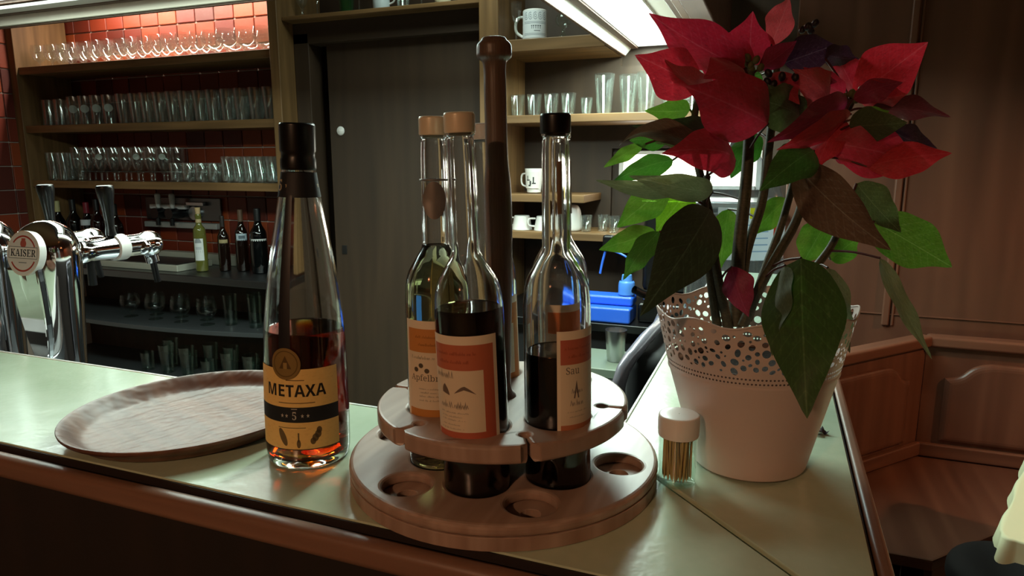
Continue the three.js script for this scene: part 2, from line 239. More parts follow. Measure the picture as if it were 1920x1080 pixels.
// wall tiles: each tile its own piece
const tileMats = [0x7a2a13, 0x863212, 0x662011, 0x923c14, 0x561c10].map(c => new THREE.MeshPhysicalMaterial({ color: c, roughness: 0.5, clearcoat: 0.12, clearcoatRoughness: 0.3, bumpMap: mottled, bumpScale: 0.0004 }));
const tileGeo = new RoundedBoxGeometry(0.119, 0.119, 0.012, 2, 0.004);
mesh('tile_bed', box2(-3.79, -2.06, 0.86, 2.25, -2.802, -2.79, 0), M.grout, wallBack);
for (let j = 0; j < 11; j++) for (let i = 0; i < 14; i++) {
  const t = mesh('tile', tileGeo, tileMats[Math.floor(rnd() * 5)], wallBack);
  t.position.set(-3.735 + 0.1245 * i, 0.9 + 0.1245 * j, -2.788 + rr(0, 0.0015));
}
for (let j = 0; j < 10; j++) for (let i = -1; i < 4; i++) {
  const t = mesh('tile', tileGeo, tileMats[(i * 3 + 3 + j * 2 + (j * (i + 1)) % 3) % 5], wallLeft);
  t.rotation.y = Math.PI / 2; t.position.set(-3.786 + rr(0, 0.0015), 0.93 + 0.1245 * j, -2.37 + 0.1245 * i);
}
// panelled wall behind the bench, with upright mouldings
const wallRight = struct('wall_right', [box2(0.03, 3.1, 0, 2.55, -2.56, -2.45, 0), box2(0.03, 0.14, 0, 2.55, -2.8, -2.56, 0)], M.panel);
for (const x of [0.355, 1.28, 2.2]) mesh('moulding', [box2(x - 0.011, x + 0.011, 0.86, 2.55, -2.452, -2.438, 0.005), box2(x + 0.016, x + 0.024, 0.86, 2.55, -2.452, -2.444, 0.003)], M.bench, wallRight);
mesh('ledge', box2(0.03, 3.1, 0.895, 0.9, -2.453, -2.445, 0.002), M.panel, wallRight);

// ---------- bar counter ----------
{
  const t = thing('bar_counter', 'L-shaped bar with pale green laminate top and dark brown wooden front', 'bar counter');
  const mitre = (pts, y0, y1) => { const s = new THREE.Shape(pts.map(p => new THREE.Vector2(p[0], p[1]))); const g = new THREE.ExtrudeGeometry(s, { depth: y1 - y0, bevelEnabled: true, bevelSize: 0.0012, bevelThickness: 0.0012, bevelSegments: 2 }); g.rotateX(Math.PI / 2); g.translate(0, y1 - 0.0012, 0); return uvMetres(g); };
  // two slabs meeting in a mitre joint (shape y is world z)
  const m1 = mitre([[-3.2, -0.419], [0.0695, -0.419], [-0.1475, -0.640], [-3.2, -0.640]], CT - 0.022, CT);
  const m2 = mitre([[0.0795, -0.419], [0.0795, -1.85], [-0.137, -1.85], [-0.137, -0.6405]], CT - 0.022, CT);
  mesh('top_slab', m1, M.laminate, t); mesh('top_slab', m2, M.laminate, t);
  mesh('front_nosing', [box2(-3.2, 0.096, CT - 0.027, CT - 0.0035, -0.4135, -0.396, 0.008, true), box2(0.0835, 0.096, CT - 0.027, CT - 0.0035, -1.85, -0.4, 0.005)], M.edgeWood, t);
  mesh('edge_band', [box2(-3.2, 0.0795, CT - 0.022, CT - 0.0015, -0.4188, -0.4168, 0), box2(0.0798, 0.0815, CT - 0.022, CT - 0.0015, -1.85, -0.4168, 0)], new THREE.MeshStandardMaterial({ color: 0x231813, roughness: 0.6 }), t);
  mesh('front_panel', box2(-3.2, 0.072, 0.0, CT - 0.03, -0.435, -0.41, 0.003), M.barWood, t);
  mesh('side_panel', box2(0.055, 0.08, 0.0, CT - 0.024, -1.85, -0.436, 0.003), M.barWood, t);
  mesh('back_edge_trim', [box2(-3.2, -0.1475, CT - 0.024, CT + 0.0005, -0.6455, -0.6415, 0.001)], M.white, t);
  mesh('inner_edge_trim', box2(-0.142, -0.1385, CT - 0.024, CT + 0.0005, -1.85, -0.646, 0.001), M.white, t);
  mesh('inner_panel', [box2(-3.2, -0.14, 0, CT - 0.026, -0.64, -0.62, 0), box2(-0.138, -0.12, 0, CT - 0.026, -1.85, -0.64, 0)], M.barWood, t);
}
{
  const t = thing('worktop', 'stainless steel bartender worktop rail behind the bar top', 'worktop');
  mesh('rail', box2(-3.2, -0.6, 1.03, 1.062, -0.70, -0.66, 0.004), M.steel, t);
  mesh('sink_top', box2(-3.2, -0.6, 0.86, 0.88, -1.15, -0.66, 0.003), M.darkSteel, t);
  mesh('cabinet', box2(-3.2, -0.6, 0.0, 0.86, -1.13, -0.66, 0.003), M.darkSteel, t);
}

// ---------- lit canopy over the bar ----------
{
  const H = 1.8, t = thing('bar_canopy', 'cream and brown canopy with glowing diffuser panels hanging above the bar', 'canopy');
  const strip = (n, x0, x1, z0, z1, y0, y1, m, r = 0.002, rot) => mesh(n, box2(x0, x1, y0, y1, z0, z1, r, rot), m, t);
  // wing along the back bar
  // sloped boards: a profile [across, height] pulled along the wing
  const slope = (n, prof, from, to, along, m) => {
    const s = new THREE.Shape(prof.map(p => new THREE.Vector2(p[0], p[1]))), g = new THREE.ExtrudeGeometry(s, { depth: to - from, bevelEnabled: false });
    if (along === 'z') g.translate(0, 0, from); else { g.rotateY(-Math.PI / 2); g.translate(to, 0, 0); }
    return mesh(n, uvMetres(g), m, t);
  };
  const U = H + 0.027;      // underside between the fascia boards
  strip('fascia_board', -3.7, -0.594, -1.502, -1.49, H, H + 0.2, M.cream, 0.002);
  strip('edge_strip', -3.7, -0.594, -1.512, -1.502, H - 0.004, H + 0.2, M.canopyWood);
  strip('divider_bar', -3.7, -0.571, -1.49, -1.472, U, U + 0.03, M.canopyWood);
  strip('white_strip', -3.7, -0.571, -1.472, -1.431, U + 0.002, U + 0.03, M.white);
  mesh('lamp_diffuser', box2(-3.7, -0.571, U + 0.003, U + 0.03, -1.431, -1.377, 0), M.diffuser, t);
  strip('divider_bar', -3.7, -0.571, -1.377, -1.36, U - 0.006, U + 0.03, M.canopyWood);
  mesh('lamp_diffuser', box2(-2.2, -0.7, U + 0.004, U + 0.03, -1.36, -1.1, 0), M.diffuser, t);
  mesh('white_strip', [box2(-3.7, -2.2, U + 0.004, U + 0.03, -1.36, -1.1, 0), box2(-0.7, -0.545, U + 0.004, U + 0.03, -1.36, -1.1, 0)], M.white, t);
  strip('edge_strip', -3.7, -0.2, -1.1, -1.076, H - 0.03, H + 0.2, M.canopyWood);
  // wing along the side bar
  strip('edge_strip', -0.606, -0.594, -2.77, -1.512, H - 0.004, H + 0.2, M.canopyWood);
  slope('fascia_board', [[-0.594, H], [-0.571, U], [-0.571, H + 0.1], [-0.594, H + 0.1]], -2.77, -1.512, 'z', M.white);
  strip('divider_bar', -0.571, -0.545, -2.77, -1.1, U - 0.004, U + 0.03, M.canopyWood);
  mesh('lamp_diffuser', box2(-0.545, -0.386, U + 0.004, U + 0.03, -2.77, -1.1, 0), M.diffuser, t);
  strip('divider_bar', -0.386, -0.378, -2.77, -1.1, U - 0.002, U + 0.03, M.white);
  slope('border_board', [[-0.378, U], [-0.306, H], [-0.306, H + 0.04], [-0.378, H + 0.04]], -2.77, -1.1, 'z', M.cream);
  strip('edge_strip', -0.306, -0.288, -2.77, -1.1, H - 0.006, H + 0.03, M.canopyWood, 0.004);
  strip('edge_strip', -0.288, -0.262, -2.77, -1.1, H - 0.012, H + 0.03, M.edgeWood, 0.006);
  strip('edge_strip', -0.262, -0.2, -2.77, -1.1, H - 0.02, H + 0.2, M.canopyWood, 0.006);
  mesh('top_board', [box2(-3.7, -0.2, H + 0.2, H + 0.22, -1.512, -1.076, 0), box2(-0.606, -0.2, H + 0.2, H + 0.22, -2.77, -1.512, 0)], M.canopyWood, t);
}

// ---------- back bar shelves ----------
const SH = [1.868, 1.572, 1.288];            // top faces of the three boards
{
  const t = thing('glass_shelf', 'tall brown wooden wall shelf full of glasses in front of orange tiles', 'shelf');
  for (const y of SH) { const b = mesh('board', box2(-3.73, -2.085, y - 0.028, y, -2.776, -2.5, 0.003, true), M.shelfWood, t); mesh('lip', box2(-3.73, -2.085, y - 0.034, y + 0.004, -2.502, -2.492, 0.003, true), M.shelfWood, b); }
  mesh('top_board', box2(-3.77, -2.04, 2.26, 2.29, -2.79, -2.49, 0.003, true), M.shelfWood, t);
  mesh('side_post', box2(-3.785, -3.73, 0.88, 2.26, -2.776, -2.48, 0.004), M.shelfWood, t);
  mesh('side_post', box2(-2.085, -2.035, 0.88, 2.26, -2.776, -2.47, 0.004), M.shelfWood, t);
  const lamp = mesh('lamp_tube', cyl(0.012, 0.012, 1.2, 0, 0, 0, 12).rotateZ(Math.PI / 2), M.diffuser, t); lamp.position.set(-2.86, 2.248, -2.6);
}
// glasses
const stemGlass = (bowl, stemH, rf, rs) => ({
  foot: lathe([[0, 0.002], [rf * 0.3, 0.0025], [rf, 0.001], [rf, 0.0003], [0, 0.0003]], 20),
  stem: lathe([[rs * 2, 0.002], [rs, 0.008], [rs, stemH - 0.006], [rs * 2.4, stemH]], 8),
  bowl: lathe(smooth(bowl.map(p => [p[0], p[1] + stemH]), 4), 20),
});
const KIND = {
  wine: stemGlass([[0.001, 0], [0.016, 0.006], [0.033, 0.028], [0.037, 0.05], [0.035, 0.07], [0.032, 0.085]], 0.032, 0.032, 0.0035),
  balloon: stemGlass([[0.001, 0], [0.022, 0.005], [0.042, 0.025], [0.047, 0.045], [0.045, 0.068], [0.041, 0.085]], 0.03, 0.034, 0.004),
  goblet: stemGlass([[0.001, 0], [0.016, 0.012], [0.03, 0.05], [0.034, 0.085], [0.031, 0.13]], 0.045, 0.032, 0.006),
  sherry: stemGlass([[0.001, 0], [0.014, 0.01], [0.021, 0.03], [0.024, 0.055]], 0.06, 0.024, 0.003),
  flute: stemGlass([[0.001, 0], [0.012, 0.012], [0.02, 0.05], [0.021, 0.08]], 0.07, 0.026, 0.003),
};
const tumblerShape = (r0, r1, h, ribs = 0) => {
  const g = lathe([[0, 0.001], [r0 * 0.95, 0.001], [r0, 0.004], [r1, h], [r1 - 0.0018, h], [r0 - 0.002, 0.009], [0, 0.009]], 24);
  if (ribs) { const p = g.attributes.position; for (let i = 0; i < p.count; i++) { const a = Math.atan2(p.getX(i), p.getZ(i)), y = p.getY(i), k = 1 + (y > 0.01 && y < h * 0.95 ? 0.04 * Math.sin(a * ribs) : 0); p.setX(i, p.getX(i) * k); p.setZ(i, p.getZ(i) * k); } g.computeVertexNormals(); }
  return g;
};
const TUMBLER = { pint: tumblerShape(0.028, 0.039, 0.15), high: tumblerShape(0.029, 0.034, 0.15), slim: tumblerShape(0.024, 0.029, 0.125), low: tumblerShape(0.03, 0.034, 0.095), small: tumblerShape(0.024, 0.03, 0.085), shot: tumblerShape(0.019, 0.024, 0.065) };
const mugGeo = join([tumblerShape(0.036, 0.036, 0.14), tube([[0.034, 0.115, 0], [0.062, 0.11, 0], [0.066, 0.07, 0], [0.055, 0.035, 0], [0.034, 0.03, 0]], 0.005, 20, 6)]);
const proto = {};
function stemmed(kind, name, x, y, z, label, cat, group, turn = 0) {
  let o;
  if (!proto[kind]) { o = new THREE.Group(); for (const p of ['foot', 'stem', 'bowl']) mesh(p, KIND[kind][p], M.shelfGlass, o); proto[kind] = o; } else o = proto[kind].clone();
  o.name = numbered(name); scene.add(o); o.position.set(x, y + 0.0004, z); o.rotation.y = turn; return tag(o, label, cat, group);
}
function tumbler(geo, name, x, y, z, label, cat, group, turn = 0) {
  const o = mesh(name, geo, M.shelfGlass, scene); o.position.set(x, y + 0.0002, z); o.rotation.y = turn; return tag(o, label, cat, group);
}
// top row: wine glasses in two ranks, balloon glasses at the right end
for (let i = 0; i < 19; i++) for (let k = 0; k < 2; k++) {
  const x = -3.66 + i * 0.083 + k * 0.03 + rr(-0.006, 0.006); if (x > -2.13) continue;
  if (i > 13 && -3.66 + 14 * 0.083 + (i - 14) * 0.1 + k * 0.03 > -2.14) continue;
  if (i > 13) stemmed('balloon', 'balloon_glass', -3.66 + 14 * 0.083 + (i - 14) * 0.1 + k * 0.03, SH[0], -2.565 - k * 0.1 + rr(-0.008, 0.008), 'wide balloon wine glass beside the door-side post of the tiled shelf', 'wine glass', 'balloon glasses on the top board');
  else stemmed('wine', 'wine_glass', x, SH[0], -2.565 - k * 0.095 + rr(-0.008, 0.008), 'clear stemmed wine glass on the lamp-lit top board of the tiled shelf', 'wine glass', 'wine glasses on the top board');
}
// middle row
for (let k = 0; k < 2; k++) {
  for (let i = 0; i < 2; i++) tumbler(mugGeo, 'glass_mug', -3.655 + i * 0.09, SH[1], -2.58 - k * 0.1, 'tall handled glass beside the emblem beer glasses on the middle board', 'glass mug', 'handled glasses on the middle board', 0.6);
  for (let i = 0; i < 12; i++) tumbler(TUMBLER.pint, 'beer_glass', -3.09 + i * 0.082 - (i > 7 ? 0 : 0.01), SH[1], -2.58 - k * 0.1 + rr(-0.008, 0.008), i > 8 ? 'tall clear tumbler near the door-side post on the middle board' : 'clear conical beer glass in the middle of the middle board', 'beer glass', i > 8 ? 'tall tumblers on the middle board' : 'conical beer glasses on the middle board');
}
const emblem = new THREE.MeshStandardMaterial({ color: 0xa4a89f, roughness: 0.5 });
for (let i = 0; i < 4; i++) {
  const t = thing('beer_glass', 'beer glass with round white emblem on the middle board', 'beer glass', [-3.46 + i * 0.085, SH[1] + 0.0002, -2.575], 0, 'emblem beer glasses on the middle board');
  mesh('body', TUMBLER.high, M.shelfGlass, t);
  const e = new THREE.CircleGeometry(0.02, 24), p = e.attributes.position; for (let k = 0; k < p.count; k++) p.setZ(k, Math.sqrt(0.0345 ** 2 - p.getX(k) ** 2)); e.translate(0, 0.085, 0); e.rotateY(0.75); mesh('emblem', e, emblem, t);
}
// lower row
for (let k = 0; k < 2; k++) {
  for (let i = 0; i < 2; i++) tumbler(TUMBLER.high, 'beer_glass', -3.67 + i * 0.08, SH[2], -2.575 - k * 0.1, 'straight tall glass beside the goblets at the tap-side end of the lowest board', 'beer glass', 'straight tall glasses on the lowest board');
  for (let i = 0; i < 8; i++) stemmed('goblet', 'beer_goblet', -3.48 + i * 0.086, SH[2], -2.575 - k * 0.1 + rr(-0.006, 0.006), 'stemmed beer goblet on the lowest board of the tiled shelf', 'beer goblet', 'beer goblets on the lowest board');
  for (let i = 0; i < 4; i++) tumbler(TUMBLER.low, 'tumbler', -2.79 + i * 0.082, SH[2], -2.575 - k * 0.09, 'short wide tumbler between goblets and slim glasses on the lowest board', 'tumbler', 'short tumblers on the lowest board');
  for (let i = 0; i < 6; i++) tumbler(TUMBLER.slim, 'slim_glass', -2.46 + i * 0.066, SH[2], -2.57 - k * 0.085, 'slim straight glass at the door-side end of the lowest board', 'glass', 'slim glasses on the lowest board');
}
for (const i of [2, 4, 5]) {
  const e = new THREE.CircleGeometry(0.015, 20), p = e.attributes.position; for (let k = 0; k < p.count; k++) p.setZ(k, Math.sqrt(0.0335 ** 2 - p.getX(k) ** 2)); e.translate(0, 0.125, 0); e.rotateY(0.75);
  const g = scene.children.filter(o => o.userData.group === 'beer goblets on the lowest board')[i]; mesh('emblem', e, emblem, g); g.userData.label = 'stemmed beer goblet with small white emblem on the lowest board'; g.userData.group = 'emblem goblets on the lowest board';
}

// ---------- back counter under the shelf ----------
const BC = 0.868;
{
  const t = thing('back_counter', 'dark back bar cabinet with brushed steel top and rounded open shelves', 'cabinet');
  mesh('steel_top', box2(-3.78, -2.036, BC - 0.035, BC, -2.776, -2.34, 0.005), M.darkSteel, t);
  mesh('back_panel', box2(-3.78, -2.05, 0.0, BC - 0.035, -2.776, -2.76, 0), M.door, t);
  mesh('side_panel', box2(-2.06, -2.036, 0.0, BC - 0.035, -2.776, -2.36, 0.003), M.door, t);
  mesh('plinth', box2(-3.78, -2.06, 0.0, 0.12, -2.76, -2.4, 0.003), M.door, t);
  const curved = (y, d) => { const s = new THREE.Shape(); s.moveTo(-3.78, 2.76); s.lineTo(-2.06, 2.76); s.lineTo(-2.06, 2.45); s.quadraticCurveTo(-2.6, d, -3.2, d + 0.04); s.quadraticCurveTo(-3.5, d + 0.07, -3.78, 2.5); const g = new THREE.ExtrudeGeometry(s, { depth: 0.018, bevelEnabled: true, bevelSize: 0.002, bevelThickness: 0.002, bevelSegments: 1, curveSegments: 16 }); g.rotateX(-Math.PI / 2); g.translate(0, y, 0); return uvMetres(g); };
  const dark = new THREE.MeshStandardMaterial({ color: 0x45484a, roughness: 0.35 });
  mesh('board', curved(0.585, 2.3), dark, t); mesh('board', curved(0.3, 2.32), dark, t);
}
for (let i = 0; i < 7; i++) stemmed('balloon', 'cocktail_glass', -3.06 + i * 0.085, 0.606, -2.46 - (i % 2) * 0.08, 'stemmed glass on the rounded dark shelf under the steel counter', 'wine glass', 'stemmed glasses on the rounded shelf').traverse(o => { if (o.isMesh) o.material = M.thinGlass; });
for (let i = 0; i < 5; i++) tumbler(TUMBLER.high, 'tall_glass', -2.44 + i * 0.075, 0.606, -2.5 - (i % 2) * 0.08, 'tall glass standing on the rounded dark shelf under the steel counter', 'glass', 'tall glasses on the rounded shelf').material = M.thinGlass;
for (let i = 0; i < 14; i++) tumbler(i % 3 ? TUMBLER.pint : TUMBLER.low, 'stored_glass', -3.0 + i * 0.068, 0.321, -2.48 - (i % 2) * 0.09, 'glass on the bottom rounded shelf near the floor', 'glass', 'glasses on the bottom shelf').material = M.thinGlass;

// bottles on the back counter
const bottleGlass = (c) => new THREE.MeshPhysicalMaterial({ color: c, roughness: 0.08, clearcoat: 0.6, clearcoatRoughness: 0.05 });
const BG = { dark: bottleGlass(0x07090a), green: bottleGlass(0x0b1408), red: bottleGlass(0x1a0508), brown: bottleGlass(0x150905) };
const wineProfile = (h) => smooth([[0.001, 0], [0.034, 0.002], [0.0365, 0.01], [0.0365, h * 0.58], [0.034, h * 0.64], [0.018, h * 0.75], [0.0145, h * 0.82], [0.0138, h * 0.98], [0.012, h], [0.001, h]], 4);
function backBottle(x, z, h, mat, capC, labelDraw, label, l0, l1, s = 1, half = 1.0, turn = 0.75, capH = 0.2) {
  const t = thing('wine_bottle', label, 'bottle', [x, BC + 0.0004, z], turn);
  const b = mesh('glass_body', lathe(wineProfile(h), 24), mat, t);
  mesh('capsule', lathe([[0.0149, h * (1 - capH)], [0.0149, h * 0.985], [0.013, h + 0.001], [0, h + 0.001]], 16), new THREE.MeshStandardMaterial({ color: capC, roughness: 0.4 }), t);
  if (labelDraw) mesh('label', wrapLabel([[0.0366, h * l0], [0.0366, h * l1]], -half, half), paper(canvasTex(128, 128, labelDraw)), t);
  t.scale.set(s, 1, s); return t;
}
const plain = (c, lines) => (g, w, h) => { g.fillStyle = c; g.fillRect(0, 0, w, h); g.fillStyle = 'rgba(60,60,70,0.5)'; for (const [y, a, b] of lines) g.fillRect(w * a, h * y, w * (b - a), h * 0.03); };
backBottle(-3.69, -2.58, 0.31, BG.dark, 0xc9c08a, plain('#c9cac6', [[.3, .2, .8], [.6, .2, .8]]), 'dark wine bottle with pale yellow capsule behind the beer tap', 0.18, 0.5);
backBottle(-3.595, -2.6, 0.32, BG.dark, 0x1a1a1c, plain('#d3d6d2', [[.25, .3, .7], [.5, .2, .8]]), 'black-capped wine bottle with broad white label beside the red-capped one', 0.15, 0.48, 1.05, 1.3);
backBottle(-3.49, -2.6, 0.305, BG.dark, 0x7a1c2a, plain('#c9cdd2', [[.2, .2, .8]]), 'dark wine bottle with burgundy red capsule', 0.6, 0.7, 1, 0.9, 0.75, 0.24);
backBottle(-3.4, -2.59, 0.325, BG.red, 0x120d10, plain('#9a9da0', [[.4, .2, .8]]), 'black-capped bottle with narrow grey label beside the red-capped one', 0.1, 0.42);
backBottle(-3.28, -2.6, 0.30, BG.brown, 0x1d1815, plain('#a4834f', [[.4, .2, .8]]), 'brown bottle with tan label behind the chrome tap spout', 0.15, 0.5);
{ // slender green-yellow liqueur bottle with cork
  const t = thing('liqueur_bottle', 'slender yellow-green liqueur bottle with cork and white label on steel counter', 'bottle', [-2.565, BC + 0.0004, -2.47], 0.75);
  mesh('glass_body', lathe(smooth([[0.001, 0], [0.027, 0.002], [0.0285, 0.01], [0.0285, 0.19], [0.026, 0.205], [0.014, 0.225], [0.0125, 0.24], [0.0125, 0.275], [0.001, 0.275]], 4), 20), bottleGlass(0x5e5e2a), t);
  mesh('cork', cyl(0.013, 0.010, 0.032, 0, 0.29, 0), new THREE.MeshStandardMaterial({ color: 0xb79a70, roughness: 0.9 }), t);
  mesh('neck_band', cyl(0.0131, 0.0131, 0.03, 0, 0.25, 0), paper(canvasTex(32, 32, (g, w, h) => { g.fillStyle = '#b09a72'; g.fillRect(0, 0, w, h); g.fillStyle = '#6a5030'; g.fillRect(10, 10, 10, 10); })), t);
  mesh('label', wrapLabel([[0.0296, 0.055], [0.0296, 0.16]], -1.0, 0.5), paper(canvasTex(128, 160, (g, w, h) => { g.fillStyle = '#d6d8d6'; g.fillRect(0, 0, w, h); g.fillStyle = '#8d9294'; g.beginPath(); g.arc(60, 40, 46, 3.3, 6.1); g.fill(); g.fillStyle = '#b9bdbf'; g.fillRect(20, 60, 80, 20); })), t);
}
backBottle(-2.47, -2.52, 0.265, BG.brown, 0x2a2320, (g, w, h) => { g.fillStyle = '#9b8a63'; g.fillRect(0, 0, w, h); g.fillStyle = '#3a3020'; g.fillRect(0, 22, w, 12); g.fillStyle = '#d5d0a8'; g.fillRect(20, 48, 84, 80); }, 'small brown bottle with beige label beside the yellow-green bottle', 0.2, 0.58, 0.72, 0.8);
backBottle(-2.385, -2.55, 0.295, BG.brown, 0x5c4637, (g, w, h) => { g.fillStyle = '#a9b8c2'; g.fillRect(0, 0, w, h); g.fillStyle = '#2b3640'; g.fillRect(0, 54, w, 14); g.fillStyle = '#56636c'; g.fillRect(30, 14, 70, 24); g.fillStyle = '#b9d2e4'; g.fillRect(0, 76, w, 52); }, 'dark bottle with pale blue label and brown neck on steel counter', 0.34, 0.62, 0.82, 0.9, 0.75, 0.3);
backBottle(-2.265, -2.53, 0.305, BG.dark, 0x141416, plain('#c4c6c4', []), 'black wine bottle with plain white label next to the shelf post', 0.24, 0.54, 1.05, 1.05);
{ // wall-mounted steel dispenser with two levers
  const t = thing('wall_dispenser', 'wall-mounted steel dispenser with two upright grey levers above the counter', 'dispenser', [-2.97, 1.05, -2.775]);
  mesh('back_plate', box2(-0.27, 0.26, 0.03, 0.15, 0.0, 0.012, 0.003), M.darkSteel, t);
  mesh('lower_rail', box2(-0.25, 0.26, -0.01, 0.02, 0.0, 0.05, 0.004), new THREE.MeshStandardMaterial({ color: 0xb0b0ac, metalness: 0.4, roughness: 0.4 }), t);
  mesh('drip_lip', box2(-0.2, 0.05, 0.09, 0.115, 0.012, 0.05, 0.004), M.white, t);
  for (const x of [-0.11, -0.01]) {
    const v = mesh('valve', [cyl(0.028, 0.028, 0.09, 0, 0, 0, 18).rotateX(Math.PI / 2).translate(x, 0.07, 0.055), cyl(0.012, 0.012, 0.06, x, 0.035, 0.08, 12)], M.black, t);
    mesh('lever', lathe([[0, 0], [0.01, 0.001], [0.013, 0.02], [0.016, 0.07], [0.012, 0.078], [0, 0.08]], 12).translate(x, 0.095, 0.07), new THREE.MeshStandardMaterial({ color: 0xcfcfca, roughness: 0.4 }), v);
  }
  mesh('gauge', [cyl(0.035, 0.035, 0.02, 0, 0, 0, 20).rotateX(Math.PI / 2).translate(0.09, 0.07, 0.02), box2(0.05, 0.17, 0.11, 0.13, 0.012, 0.04, 0.003)], M.steel, t);
}
{ // drip tray
  const t = thing('drip_tray', 'low brushed steel drip tray with perforated grid on the back counter', 'drip tray', [-2.95, BC + 0.0004, -2.5]);
  mesh('tray_body', [box2(-0.26, 0.3, 0, 0.032, -0.12, 0.1, 0.004), box2(-0.1, 0.42, 0.0, 0.055, -0.2, -0.15, 0.003)], new THREE.MeshStandardMaterial({ color: 0xb8b7a8, metalness: 0.3, roughness: 0.4 }), t);
  mesh('grid', box2(-0.25, 0.29, 0.032, 0.036, -0.11, 0.09, 0.001), M.darkSteel, t);
}

// ---------- door between the shelves ----------
{
  const d = struct('door_1', box2(-1.888, -1.12, 0.02, 1.93, -2.645, -2.605, 0.003), M.door);
  const k = mesh('door_knob', lathe([[0, 0.012], [0.014, 0.01], [0.02, 0.003], [0.02, 0], [0, 0]], 24).rotateX(Math.PI / 2), M.white, d); k.position.set(-1.83, 1.523, -2.605);
  mesh('latch_plate', box2(-1.85, -1.825, 0.97, 1.01, -2.605, -2.601, 0.001), M.darkSteel, d);
}
{
  const t = thing('door_surround', 'brown wooden frame and high shelf around the sliding door', 'door frame');
  mesh('jamb', box2(-2.034, -1.955, 0.0, 1.94, -2.66, -2.57, 0.003), M.door, t);
  mesh('lintel', box2(-2.034, -1.10, 1.895, 1.985, -2.66, -2.57, 0.003, true), M.door, t);
  mesh('top_board', box2(-2.034, -1.10, 1.982, 2.0, -2.78, -2.5, 0.004, true), M.shelfWood, t);
  mesh('right_post', box2(-1.10, -1.02, 0, 2.2, -2.78, -2.48, 0.005), M.shelfWood, t);
}
{ const t = thing('ceiling_lamp', 'square white ceiling lamp above the bar interior', 'lamp', [-0.95, 2.52, -2.05]); mesh('housing', bx(0.46, 0.03, 0.46, 0, 0.015, 0, 0.005), M.white, t); mesh('lamp_diffuser', bx(0.4, 0.004, 0.4, 0, 0.0, 0, 0), M.diffuser, t); }
const HB = 2.0;   // high board over the door
stemmed('goblet', 'crystal_goblet', -1.985, HB, -2.58, 'crystal goblet on the board above the door next to the tiled shelf', 'glass', null);
stemmed('flute', 'tall_stem_glass', -1.905, HB, -2.58, 'thin-stemmed glass above the door beside the crystal goblet', 'glass', null);
{ const b = mesh('green_bottle', lathe(smooth([[0.001, 0], [0.028, 0.002], [0.03, 0.02], [0.03, 0.12], [0.012, 0.16], [0.012, 0.2], [0.001, 0.2]], 4), 20), bottleGlass(0x1d3a1c), scene); b.position.set(-1.77, HB, -2.6); tag(b, 'small dark green bottle on the board above the door', 'bottle'); }
stemmed('sherry', 'liqueur_glass', -1.68, HB, -2.56, 'small liqueur glass between green bottle and frosted jug above the door', 'glass', null);
{
  const t = thing('frosted_jug', 'frosted grey glass jug with handle on the board above the door', 'jug', [-1.585, HB + 0.0004, -2.58], 0.2);
  mesh('body', lathe(smooth([[0.001, 0], [0.03, 0.001], [0.036, 0.03], [0.03, 0.08], [0.026, 0.12], [0.03, 0.13]], 4), 20), new THREE.MeshPhysicalMaterial({ color: 0xc8d2d4, roughness: 0.35 }), t);
  mesh('handle', tube([[0.028, 0.1, 0], [0.06, 0.09, 0], [0.055, 0.04, 0], [0.034, 0.03, 0]], 0.004, 16, 6), M.white, t);
}
tumbler(TUMBLER.slim, 'green_tinted_glass', -1.475, HB, -2.57, 'slim straight glass beside the frosted jug above the door', 'glass', null);
stemmed('flute', 'tall_stem_glass', -1.385, HB, -2.56, 'thin-stemmed glass in the middle of the board above the door', 'glass', null);
{ const b = mesh('porcelain_flask', lathe(smooth([[0.001, 0], [0.026, 0.001], [0.032, 0.015], [0.028, 0.04], [0.01, 0.06], [0.008, 0.11], [0.011, 0.115], [0.001, 0.116]], 4), 24), new THREE.MeshPhysicalMaterial({ color: 0xcfc7a8, roughness: 0.3 }), scene); b.position.set(-1.29, HB + 0.0004, -2.56); tag(b, 'round cream porcelain flask with thin neck above the door', 'flask'); }
stemmed('sherry', 'liqueur_glass', -1.235, HB, -2.55, 'small liqueur glass beside the cream flask above the door', 'glass', null);
stemmed('goblet', 'clear_goblet', -1.16, HB, -2.57, 'clear goblet on the board above the door next to the post', 'glass', null);

